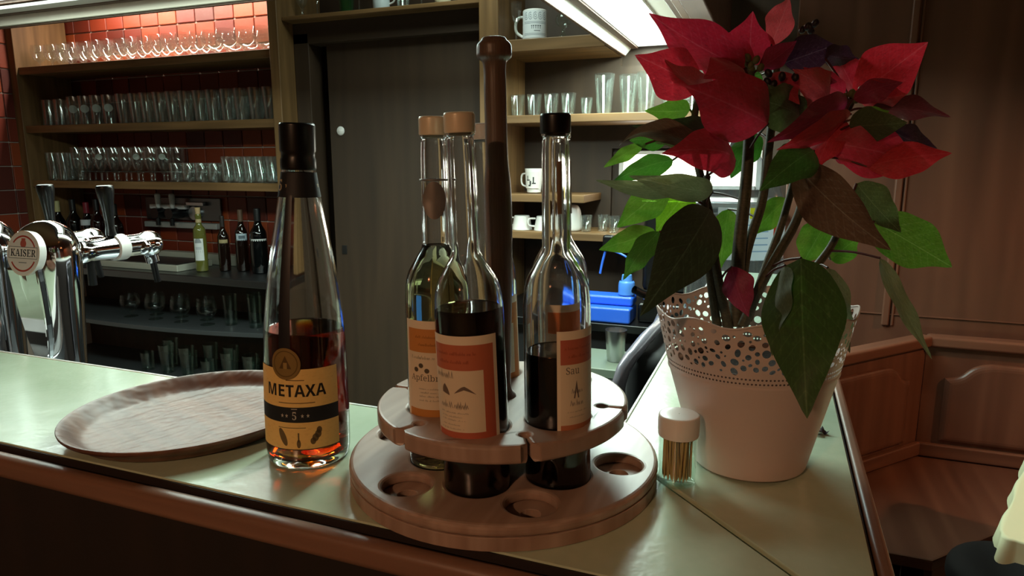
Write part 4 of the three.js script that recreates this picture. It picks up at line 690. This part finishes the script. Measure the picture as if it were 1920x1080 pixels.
const labelTex = (c1, c2, draw) => paper(canvasTex(256, 400, (g, w, h) => {
  g.fillStyle = '#e6d8bf'; g.fillRect(0, 0, w, h); const q = g.createLinearGradient(0, 0, w, h); q.addColorStop(0, c1); q.addColorStop(1, c2);   // printed two-colour border
  g.fillStyle = q; g.fillRect(14, 30, w - 28, h - 56); g.fillStyle = '#dccdb2'; g.fillRect(14, 116, w - 66, h - 186); draw(g, w, h);
}));
const smudge = (g, c, rows) => {     // lines of illegible small print
  g.strokeStyle = c; for (const [x, y, w, h] of rows) { g.lineWidth = Math.max(1, h * 0.1); g.beginPath(); let q = x; g.moveTo(x, y + h); while (q < x + w) { const d = (2 + rnd() * 3) * Math.max(1, h / 8); if (rnd() < 0.12) { q += 5; g.moveTo(q, y + h); } g.lineTo(q + d * 0.5, y + (rnd() < 0.3 ? -h * 0.3 : h * 0.2)); g.lineTo(q + d, y + h); q += d; } g.stroke(); }
};
schnapps(85, 'schnapps bottle with dark red liquid and orange mountain label in the carousel', { liq: liquid(0x5a0a0c, 0.014), level: 0.157, cap: gold, turn: -0.33, half: 1.12,
  label: labelTex('#bb6a48', '#b05640', (g, w, h) => { smudge(g, 'rgba(110,40,20,0.55)', [[30, 56, 150, 9], [44, 84, 110, 9]]); smudge(g, 'rgba(70,60,55,0.75)', [[24, 128, 78, 16], [40, 232, 104, 15]]); smudge(g, 'rgba(90,80,70,0.45)', [[40, 262, 110, 4], [44, 276, 80, 4], [40, 288, 96, 4], [48, 304, 70, 4], [40, 318, 88, 4]]); g.fillStyle = '#6b5a4d'; g.beginPath(); g.moveTo(104, 196); g.quadraticCurveTo(130, 168, 142, 170); g.quadraticCurveTo(160, 180, 178, 198); g.quadraticCurveTo(150, 184, 138, 182); g.fill(); g.beginPath(); g.moveTo(54, 196); g.quadraticCurveTo(52, 176, 66, 166); g.quadraticCurveTo(84, 184, 86, 204); g.fill(); }) });
schnapps(29, 'schnapps bottle half full of black liquid with black cap in the carousel', { liq: new THREE.MeshPhysicalMaterial({ color: 0x050203, roughness: 0.05 }), level: 0.118, cap: M.black, turn: 0.95, half: 0.95, lean: 1.1,
  label: labelTex('#b85a48', '#b98256', (g, w, h) => { smudge(g, 'rgba(110,40,20,0.5)', [[30, 56, 150, 9], [44, 84, 110, 9]]); g.fillStyle = '#5a5048'; g.font = '34px serif'; g.fillText('Sau', 34, 150); smudge(g, 'rgba(70,60,60,0.8)', [[70, 176, 12, 60], [58, 206, 40, 12], [52, 248, 60, 14]]); smudge(g, 'rgba(90,80,70,0.4)', [[40, 282, 96, 4], [48, 300, 70, 4]]); }) });
schnapps(138, 'schnapps bottle with pale yellow liquid and apple label in the carousel', { liq: liquid(0xe6d98a, 0.06), level: 0.2, cap: gold, turn: -0.05, half: 1.15, lean: 0.2,
  tag: new THREE.MeshStandardMaterial({ color: 0x8a8480, metalness: 0.5, roughness: 0.4, side: THREE.DoubleSide }),
  label: labelTex('#c88442', '#b87a34', (g, w, h) => { smudge(g, 'rgba(110,60,10,0.6)', [[50, 56, 150, 8], [60, 84, 110, 8]]); g.fillStyle = '#4f4636'; g.font = '30px serif'; g.fillText('Apfelbrand', 26, 222); smudge(g, 'rgba(90,80,60,0.6)', [[30, 132, 90, 10]]); for (const [x, y] of [[70, 166], [92, 184], [50, 182]]) { g.beginPath(); g.arc(x, y, 9, 0, 7); g.fill(); } smudge(g, 'rgba(90,80,60,0.5)', [[60, 250, 90, 5], [60, 264, 100, 5], [60, 278, 84, 5], [60, 294, 96, 5]]); }) });
schnapps(241, 'clear schnapps bottle with white cap behind the carousel handle', { liq: liquid(0xf0e2b0, 0.08), level: 0.12, cap: M.white, turn: 0.3, half: 1.1, label: labelTex('#c98035', '#c0702a', () => {}) });
schnapps(301, 'clear schnapps bottle behind the black-capped bottle in the carousel', { cap: gold, turn: 0.4, half: 1.0, lean: 1.6, seal: new THREE.MeshStandardMaterial({ color: 0x7a5c3c, roughness: 0.6 }), label: labelTex('#c9702f', '#c0582a', () => {}) });

// ---------- toothpick jar ----------
{
  const X = -0.0672, Z = -0.578, t = thing('toothpick_jar', 'small clear toothpick jar with white lid beside the flower pot', 'jar', [X, CT + 0.0004, Z]);
  mesh('jar_body', lathe([[0.0005, 0.0002], [0.0155, 0.0002], [0.0168, 0.0018], [0.0168, 0.046], [0.0158, 0.046], [0.0158, 0.003], [0.0005, 0.003]], 40), M.thinGlass, t);
  mesh('lid', lathe(smooth([[0.0005, 0.0640], [0.014, 0.0642], [0.0172, 0.0635], [0.0178, 0.061], [0.0177, 0.047], [0.0172, 0.0445], [0.0168, 0.0445]], 4), 40), M.white, t);
  const pick = lathe([[0, 0], [0.0009, 0.004], [0.0009, 0.038], [0, 0.0425]], 6), pm = new THREE.MeshStandardMaterial({ color: 0xdcb27a, roughness: 0.8 });
  for (let i = 0; i < 60; i++) {
    const r = 0.0128 * Math.sqrt((i + 0.5) / 60), a = i * 2.39996, k = mesh('toothpick', pick, pm, scene);
    k.position.set(X + r * Math.cos(a), CT + 0.0042, Z + r * Math.sin(a)); k.rotation.set(rr(-0.05, 0.05), 0, rr(-0.05, 0.05) + (r < 0.009 ? 0.08 : 0));
    tag(k, 'wooden toothpick standing in the small clear jar', 'toothpick', 'toothpicks in the jar');
  }
}
const printedFilm = map => new THREE.MeshPhysicalMaterial({ map, roughness: 0.95, transmission: 0.5, thickness: 0, side: THREE.DoubleSide });   // thin label film that lets light through
// fallen petal and the tall container behind the pot
{
  const g = new THREE.PlaneGeometry(0.016, 0.013, 8, 6), p = g.attributes.position; for (let i = 0; i < p.count; i++) p.setZ(i, 0.004 + 0.003 * Math.sin(p.getX(i) * 500) * Math.cos(p.getY(i) * 420)); g.rotateX(-Math.PI / 2); g.computeVertexNormals();
  const m = mesh('fallen_petal', g, new THREE.MeshStandardMaterial({ color: 0x2a0c18, roughness: 0.8, side: THREE.DoubleSide }), scene); m.position.set(0.0575, CT - 0.0005, -0.745); m.rotation.y = 0.5; tag(m, 'shrivelled dark red petal lying on the bar beside the flower pot', 'petal');
}
{
  const t = thing('water_bottle', 'large clear ribbed bottle with white and red label behind the flower pot', 'bottle', [-0.045, CT + 0.0004, -0.905]);
  const prof = smooth([[0.001, 0.002], [0.05, 0.001], [0.058, 0.01], [0.058, 0.16], [0.056, 0.175], [0.056, 0.225], [0.045, 0.26], [0.022, 0.29], [0.016, 0.31]], 6), g = lathe(prof, 96), p = g.attributes.position;
  for (let i = 0; i < p.count; i++) { const y = p.getY(i); if (y > 0.012 && y < 0.165) { const a = Math.atan2(p.getX(i), p.getZ(i)), k = 1 + 0.025 * Math.sin(a * 24); p.setX(i, p.getX(i) * k); p.setZ(i, p.getZ(i) * k); } } g.computeVertexNormals();
  mesh('body', g, new THREE.MeshPhysicalMaterial({ color: 0xe8eef2, roughness: 0.12, transmission: 0.93, thickness: 0, ior: 1.6 }), t); mesh('cap', cyl(0.018, 0.018, 0.022, 0, 0.318, 0), M.white, t);
  mesh('label', wrapLabel([[0.0565, 0.165], [0.0565, 0.228]], -0.35, 1.5, 0.0008), printedFilm(canvasTex(256, 128, (g, w, h) => { g.fillStyle = '#d9dee4'; g.fillRect(0, 0, w, h); g.fillStyle = '#8fa6c2'; for (let y = 40; y < 120; y += 16) g.fillRect(20, y, 130, 3); g.fillStyle = '#b5402f'; g.fillRect(170, 40, 40, 88); g.fillStyle = '#d6cf2a'; g.fillRect(90, 0, 90, 26); })), t);
}

// ---------- potted poinsettia ----------
{
  const t = thing('potted_poinsettia', 'red poinsettia in a white lace-cut metal pot on the side bar', 'potted plant', [0, 0, 0]);
  t.position.set(-0.009, CT + 0.002, -0.648); t.quaternion.setFromAxisAngle(new THREE.Vector3(Math.sin(21.23 * D), 0, Math.cos(21.23 * D)), 2 * D);
  const R = h => 0.0505 + (h < 0.098 ? 0.0255 * h / 0.098 : 0.0255 + (h - 0.098) * 0.21), HT = 0.15;
  const white = new THREE.MeshPhysicalMaterial({ color: 0xcdbab4, roughness: 0.42, side: THREE.DoubleSide });
  mesh('pot_body', lathe([[0.0005, 0.002], [0.049, 0.002], [0.0502, 0.0005], [0.051, 0.002], ...[0.01, 0.02, 0.04, 0.06, 0.08, 0.09].map(h => [R(h), h]), [R(0.093) + 0.001, 0.0935], [R(0.096), 0.096]], 80), white, t);
  // lace band: sheet cut by marching squares round the holes
  const holes = [], per = 2 * Math.PI * 0.081, h0 = 0.096;
  for (let n = 0; n < 6000 && holes.length < 620; n++) {
    const big = n < 2500, a = big ? rr(0.0024, 0.0040) : rr(0.0011, 0.0021), s = rnd() * per, h = rr(0.1095, HT - 0.0055), ok = holes.every(q => { let d = Math.abs(q[0] - s); d = Math.min(d, per - d); return Math.hypot(d, q[1] - h) > q[2] + a + 0.0012; });
    if (ok) holes.push([s, h, a, rr(0.6, 1.0), rnd() * 3.14]);
  }
  for (const [h, o] of [[0.0992, 0], [0.1033, 0.5]]) for (let k = 0; k < 150; k++) holes.push([((k + o) / 150) * per, h, 0.00105, 0.9, 0]);
  const NU = 640, NV = 60, bins = new Map();
  holes.forEach(q => { const b = Math.floor(q[0] / per * 80); for (const k of [b - 1, b, b + 1]) { const m = (k + 80) % 80; if (!bins.has(m)) bins.set(m, []); bins.get(m).push(q); } });
  const field = (s, h) => { let f = 1; for (const q of bins.get(Math.floor((s / per) * 80) % 80) || []) { let d = s - q[0]; if (d > per / 2) d -= per; if (d < -per / 2) d += per; const c = Math.cos(q[4]), n = Math.sin(q[4]), e = h - q[1], x = (d * c + e * n) / q[2], y = (-d * n + e * c) / (q[2] * q[3]), r = Math.sqrt(x * x + y * y) - 1; if (r < f) f = r; } return f; };
  const rimH = s => HT + 0.0026 * Math.sin(s / per * Math.PI * 2 * 9);
  const F = new Float32Array((NU + 1) * (NV + 1)); for (let j = 0; j <= NV; j++) for (let i = 0; i <= NU; i++) { const s = (i % NU) / NU * per; F[j * (NU + 1) + i] = field(s, h0 + (rimH(s) - h0) * j / NV); }
  const pos = [], P3 = (i, j) => { const s = i / NU * per, h = h0 + (rimH(s) - h0) * j / NV, a = i / NU * Math.PI * 2, r = R(h); return [r * Math.sin(a), h, r * Math.cos(a)]; };
  for (let j = 0; j < NV; j++) for (let i = 0; i < NU; i++) {
    const c = [[i, j], [i + 1, j], [i + 1, j + 1], [i, j + 1]], f = c.map(q => F[q[1] * (NU + 1) + q[0]]); if (f.every(v => v <= 0)) continue;
    let poly = [];
    for (let k = 0; k < 4; k++) { const a = c[k], b = c[(k + 1) % 4], fa = f[k], fb = f[(k + 1) % 4]; if (fa > 0) poly.push(a); if ((fa > 0) !== (fb > 0)) { const u = fa / (fa - fb); poly.push([a[0] + (b[0] - a[0]) * u, a[1] + (b[1] - a[1]) * u]); } }
    for (let k = 1; k < poly.length - 1; k++) for (const q of [poly[0], poly[k], poly[k + 1]]) pos.push(...P3(...q));
  }
  let lace = new THREE.BufferGeometry(); lace.setAttribute('position', new THREE.Float32BufferAttribute(pos, 3)); lace = mergeVertices(lace, 1e-6); lace.computeVertexNormals();
  mesh('lace_band', lace, white, t);
  const rim = []; for (let i = 0; i < 160; i++) { const s = i / 160 * per, a = i / 160 * Math.PI * 2, h = rimH(s); rim.push(new THREE.Vector3(R(h) * Math.sin(a), h, R(h) * Math.cos(a))); }
  mesh('rim', new THREE.TubeGeometry(new THREE.CatmullRomCurve3(rim, true), 320, 0.0009, 6, true), white, t);
  mesh('nursery_pot', lathe([[0.0005, 0.004], [0.04, 0.004], [0.054, 0.1], [0.055, 0.1]], 40), new THREE.MeshStandardMaterial({ color: 0x5a4238, roughness: 0.7, side: THREE.DoubleSide }), t);
  const soil = new THREE.CircleGeometry(0.0535, 48, 0, Math.PI * 2); soil.rotateX(-Math.PI / 2); mesh('soil', soil.translate(0, 0.096, 0), new THREE.MeshStandardMaterial({ color: 0x2e2018, roughness: 1, bumpMap: mottled, bumpScale: 0.003 }), t);
  // foliage (points measured in the room)
  const qi = t.quaternion.clone().invert(), loc = p => new THREE.Vector3(...p).sub(t.position).applyQuaternion(qi).toArray();
  const bark = new THREE.MeshStandardMaterial({ map: woodTex(0x2f2a1c, 0x55553a, 6), roughness: 0.6 }), petMat = new THREE.MeshStandardMaterial({ color: 0x4a1a14, roughness: 0.5 });
  for (const [pts, r0, r1] of STEMS) mesh('stem', taperTube(pts.map(loc), r0, r1), bark, t);
  const veins = (base) => canvasTex(256, 256, (g, w, h) => {
    g.fillStyle = base; g.fillRect(0, 0, w, h); for (let i = 0; i < 1400; i++) { g.fillStyle = rnd() > 0.5 ? 'rgba(255,255,255,0.035)' : 'rgba(0,0,0,0.05)'; g.fillRect(rnd() * w, rnd() * h, 3 + rnd() * 9, 2 + rnd() * 6); }
    g.strokeStyle = 'rgba(255,255,235,0.13)'; g.lineWidth = 5; g.beginPath(); g.moveTo(0, h / 2); g.lineTo(w, h / 2); g.stroke(); g.lineWidth = 2; g.strokeStyle = 'rgba(255,255,235,0.06)';
    for (let k = 0; k < 9; k++) for (const sgn of [-1, 1]) { g.beginPath(); g.moveTo(10 + k * 26, h / 2); g.quadraticCurveTo(40 + k * 26, h / 2 + sgn * 60, 80 + k * 26, h / 2 + sgn * 120); g.stroke(); }
  });
  const C = { crimson: '#b41c34', red: '#cc2636', rose: '#b8343f', salmon: '#c8444a', magenta: '#8c1638', maroon: '#571018', purple: '#2a1222', dark: '#1c2a12', green: '#3c7a22', light: '#5f9428', lime: '#7ab01e', olive: '#46562a', olivered: '#54331f', sage: '#66704a', moss: '#4c701c', deep: '#2c5214' };
  const LM = {}; for (const k in C) LM[k] = new THREE.MeshPhysicalMaterial({ map: veins(C[k]), roughness: 0.9, transmission: 0.38, thickness: 0, side: THREE.DoubleSide, clearcoat: 0.22, clearcoatRoughness: 0.4 });
  const reds = ['crimson', 'red', 'rose', 'salmon', 'magenta', 'maroon', 'purple'];
  const V = p => new THREE.Vector3(...p);
  LEAVES.forEach(([kind, b, tp, sd, w, bend, fold, at], n) => {
    const B = V(loc(b)), T = V(loc(tp)), S = V(sd).applyQuaternion(qi), ax = T.clone().sub(B), L = ax.length(), N = ax.clone().cross(S).normalize(), U = 22, W = 8, pos = [], uv = [], idx = [];
    const ph = n * 1.7, red = reds.includes(kind), pw = red ? 0.8 : 0.72;
    for (let i = 0; i <= U; i++) {
      const u = i / U; const sm = Math.min(1, Math.max(0, (u - 0.6) / 0.36)), tipf = 1 - (red ? 0.42 : 0.38) * sm * sm * (3 - 2 * sm); let hw = Math.pow(Math.max(0, Math.sin(Math.PI * Math.pow(u, pw))), red ? 0.95 : 0.8) * tipf;
      hw = 0.5 * w * hw * (1 + 0.05 * Math.sin(u * 13 + ph)) + (i === 0 || i === U ? 0 : 0.0004);
      for (let j = 0; j <= W; j++) {
        const v = j / W * 2 - 1, q = B.clone().addScaledVector(ax, u).addScaledVector(S, v * hw);
        q.addScaledVector(N, L * bend * 4 * u * (1 - u) - fold * Math.abs(v) * hw + 0.0016 * Math.sin(u * 15 + ph + v * 2) * Math.abs(v) * Math.sin(u * Math.PI));
        q.y -= L * 0.05 * u * u; pos.push(q.x, q.y, q.z); uv.push(u, 0.5 + v * 0.5 * (hw / (0.5 * w)));
      }
    }
    for (let i = 0; i < U; i++) for (let j = 0; j < W; j++) { const k = i * (W + 1) + j; idx.push(k, k + 1, k + W + 2, k, k + W + 2, k + W + 1); }
    const g = new THREE.BufferGeometry(); g.setAttribute('position', new THREE.Float32BufferAttribute(pos, 3)); g.setAttribute('uv', new THREE.Float32BufferAttribute(uv, 2)); g.setIndex(idx); g.computeVertexNormals();
    const m = mesh(red ? 'bract' : 'leaf', g, LM[kind], t);
    const A = V(loc(at)); if (A.distanceTo(B) < 0.1) { const mid = A.clone().lerp(B, 0.5); mid.y += 0.002; mesh('petiole', tube([A.toArray(), mid.toArray(), B.toArray()], 0.0011, 8, 6), petMat, m); }
  });
  // flower buds at the bract centres
  const budMat = new THREE.MeshStandardMaterial({ color: 0x5d5a2c, roughness: 0.6 }), darkBud = new THREE.MeshStandardMaterial({ color: 0x1c0d12, roughness: 0.5 });
  const bud = new THREE.SphereGeometry(0.0032, 12, 10).scale(1, 1.3, 1);
  for (const [c, n, spread, m] of BUDS) for (let k = 0; k < n; k++) { const q = loc(c), b = mesh('flower_bud', bud, m ? darkBud : budMat, t); const a = k * 2.4, r = spread * Math.sqrt(k / n); b.position.set(q[0] + r * Math.cos(a), q[1] + r * Math.sin(a) * 0.6, q[2] + r * Math.sin(a + 1) * 0.5); b.rotation.set(rr(-0.6, 0.6), 0, rr(-0.6, 0.6)); }
}

// ---------- seating corner on the right ----------
{
  const t = thing('corner_bench', 'reddish brown wooden corner bench with raised back panels', 'bench');
  const seg = (x0, z0, x1, z1, p0, p1) => {
    const g = new THREE.Group(); g.name = 'bench_section'; t.add(g); const L = Math.hypot(x1 - x0, z1 - z0); g.position.set(x0, 0, z0); g.rotation.y = Math.atan2(-(z1 - z0), x1 - x0);
    mesh('top_rail', box2(0, L, 0.815, 0.852, -0.03, 0.022, 0.01, true), M.bench, g);
    mesh('back_board', box2(0, L, 0.0, 0.82, -0.02, 0.0, 0.002), M.bench, g);
    for (let a = p0; a < L - 0.1; a += 0.62) {
      const b = Math.min(a + 0.54, L - 0.05, p1 ?? 1e9), s = new THREE.Shape(), r = 0.07; if (b - a < 0.15) break;
      s.moveTo(a, 0.53); s.lineTo(a, 0.70); s.quadraticCurveTo(a + 0.03, 0.705, a + 0.05, 0.73); s.quadraticCurveTo(a + r, 0.755, a + r + 0.05, 0.755); s.lineTo(b - r - 0.05, 0.755); s.quadraticCurveTo(b - r, 0.755, b - 0.05, 0.73); s.quadraticCurveTo(b - 0.03, 0.705, b, 0.70); s.lineTo(b, 0.53); s.closePath();
      mesh('raised_panel', uvMetres(new THREE.ExtrudeGeometry(s, { depth: 0.004, bevelEnabled: true, bevelSize: 0.02, bevelThickness: 0.011, bevelSegments: 4 })), M.bench, g);
    }
    mesh('skirting', box2(0, L, 0.455, 0.50, 0.0, 0.02, 0.006, true), M.bench, g);
  };
  const plate = (pts, y, d) => { const g = new THREE.ExtrudeGeometry(new THREE.Shape(pts.map(p => new THREE.Vector2(p[0], p[1]))), { depth: d, bevelEnabled: true, bevelSize: 0.005, bevelThickness: 0.005, bevelSegments: 2 }); g.rotateX(Math.PI / 2); g.translate(0, y, 0); return uvMetres(g); };
  mesh('seat', plate([[0.12, -1.98], [0.47, -2.395], [2.6, -2.395], [2.6, -2.02], [0.66, -2.02], [0.4, -1.73], [0.12, -1.73]], 0.447, 0.02), M.bench, t);
  mesh('seat_front', [...[[0.4, -1.75, 0.66, -2.04], [0.66, -2.04, 2.6, -2.04]].map(([x0, z0, x1, z1]) => { const L = Math.hypot(x1 - x0, z1 - z0); return bx(L, 0.42, 0.02, L / 2, 0.21, 0, 0.003, true).rotateY(Math.atan2(-(z1 - z0), x1 - x0)).translate(x0, 0, z0); })], M.bench, t);
  seg(0.47, -2.395, 2.6, -2.395, 0.08); seg(0.12, -1.98, 0.47, -2.395, -0.1, 0.47);
}
{
  const t = thing('dining_table', 'table with cream tablecloth in front of the corner bench', 'table', [0.40, 0, -1.325], -21.2 * D);
  mesh('table_top', box2(0.01, 1.0, 0.705, 0.733, -0.7, -0.01, 0.004), M.bench, t);
  for (const [x, z] of [[0.1, -0.1], [0.92, -0.1], [0.1, -0.62], [0.92, -0.62]]) mesh('leg', box2(x - 0.025, x + 0.025, 0, 0.705, z - 0.025, z + 0.025, 0.004), M.bench, t);
  const w = 1.0, d = 0.7, r = 0.03, per = [], N = 14, arc = (cx, cz, a0) => { for (let k = 0; k <= N; k++) { const a = a0 + Math.PI / 2 * k / N; per.push([cx + r * Math.cos(a), cz + r * Math.sin(a), Math.cos(a), Math.sin(a)]); } };
  const line = (x0, z0, x1, z1, nx, nz) => { for (let k = 1; k < 40; k++) per.push([x0 + (x1 - x0) * k / 40, z0 + (z1 - z0) * k / 40, nx, nz]); };
  arc(w - r, -r, 0); line(w - r, 0, r, 0, 0, 1); arc(r, -r, Math.PI / 2); line(0, -r, 0, -d + r, -1, 0); arc(r, -d + r, Math.PI); line(r, -d, w - r, -d, 0, -1); arc(w - r, -d + r, 1.5 * Math.PI); line(w, -d + r, w, -r, 1, 0);
  const pos = [w / 2, 0.7375, -d / 2], idx = [], n = per.length, rows = [[-0.006, 0.7375], [-0.001, 0.7365], [0.001, 0.733], [0.003, 0.715], [0.006, 0.695]];
  rows.forEach(([o, y], j) => per.forEach((p, i) => { const f = j * 0.0016 * Math.sin(i * 0.55); pos.push(p[0] + p[2] * (o + f), y + (j > 3 ? 0.006 * Math.sin(i * 0.4) : 0), p[1] + p[3] * (o + f)); }));
  for (let i = 0; i < n; i++) { const k = (i + 1) % n; idx.push(0, 1 + k, 1 + i); for (let j = 0; j < rows.length - 1; j++) { const a = 1 + j * n + i, b = 1 + j * n + k; idx.push(a, b, b + n, a, b + n, a + n); } }
  const g = new THREE.BufferGeometry(); g.setAttribute('position', new THREE.Float32BufferAttribute(pos, 3)); g.setIndex(idx); g.computeVertexNormals();
  const c = mesh('tablecloth', g, new THREE.MeshStandardMaterial({ color: 0xd8d8b2, roughness: 0.85, side: THREE.DoubleSide }), scene); c.position.copy(t.position); c.rotation.y = -21.2 * D; tag(c, 'cream tablecloth with short drooping hem on the table by the bench', 'tablecloth');
}
{
  const t = thing('round_stool', 'round black padded stool under the cream tablecloth', 'stool', [0.56, 0, -1.68]);
  mesh('seat', lathe(smooth([[0.001, 0.5], [0.1, 0.498], [0.135, 0.48], [0.14, 0.45], [0.13, 0.43], [0.001, 0.43]], 5), 36), M.blackMatte, t);
  mesh('pedestal', lathe([[0, 0], [0.15, 0.0], [0.15, 0.015], [0.03, 0.04], [0.025, 0.43], [0, 0.43]], 28), M.black, t);
}
// warm pendant lamps of the dining room, over the tables
function pendant(x, y, z, power, label, color = WARM) {
  const t = thing('pendant_lamp', label, 'lamp', [x, y, z]);
  mesh('lamp_shade', lathe([[0.02, 0.16], [0.06, 0.15], [0.16, 0.0], [0.157, 0.0], [0.057, 0.146], [0.02, 0.155]], 36), new THREE.MeshStandardMaterial({ color: 0x6a3a1c, roughness: 0.6, side: THREE.DoubleSide }), t);
  mesh('cord', cyl(0.004, 0.004, 2.55 - y - 0.15, 0, 0.15 + (2.55 - y - 0.15) / 2, 0, 8), M.black, t);
  mesh('light_bulb', new THREE.SphereGeometry(0.035, 20, 14).translate(0, 0.05, 0), new THREE.MeshStandardMaterial({ color: 0xffd9a8, emissive: 0xffc98c, emissiveIntensity: 3 }), t);
  const l = new THREE.PointLight(color, power, 0, 2); l.position.set(x, y + 0.05, z); l.castShadow = true; l.shadow.radius = 1.5; scene.add(l);
}
pendant(1.75, 1.75, -1.8, 2.7, 'brown pendant lamp above the cream-covered dining table');
pendant(-0.4, 2.0, 1.3, 2.6, 'brown pendant lamp over the dining room in front of the bar', 0xffc798);

shade(scene);
renderer.render(scene, camera);
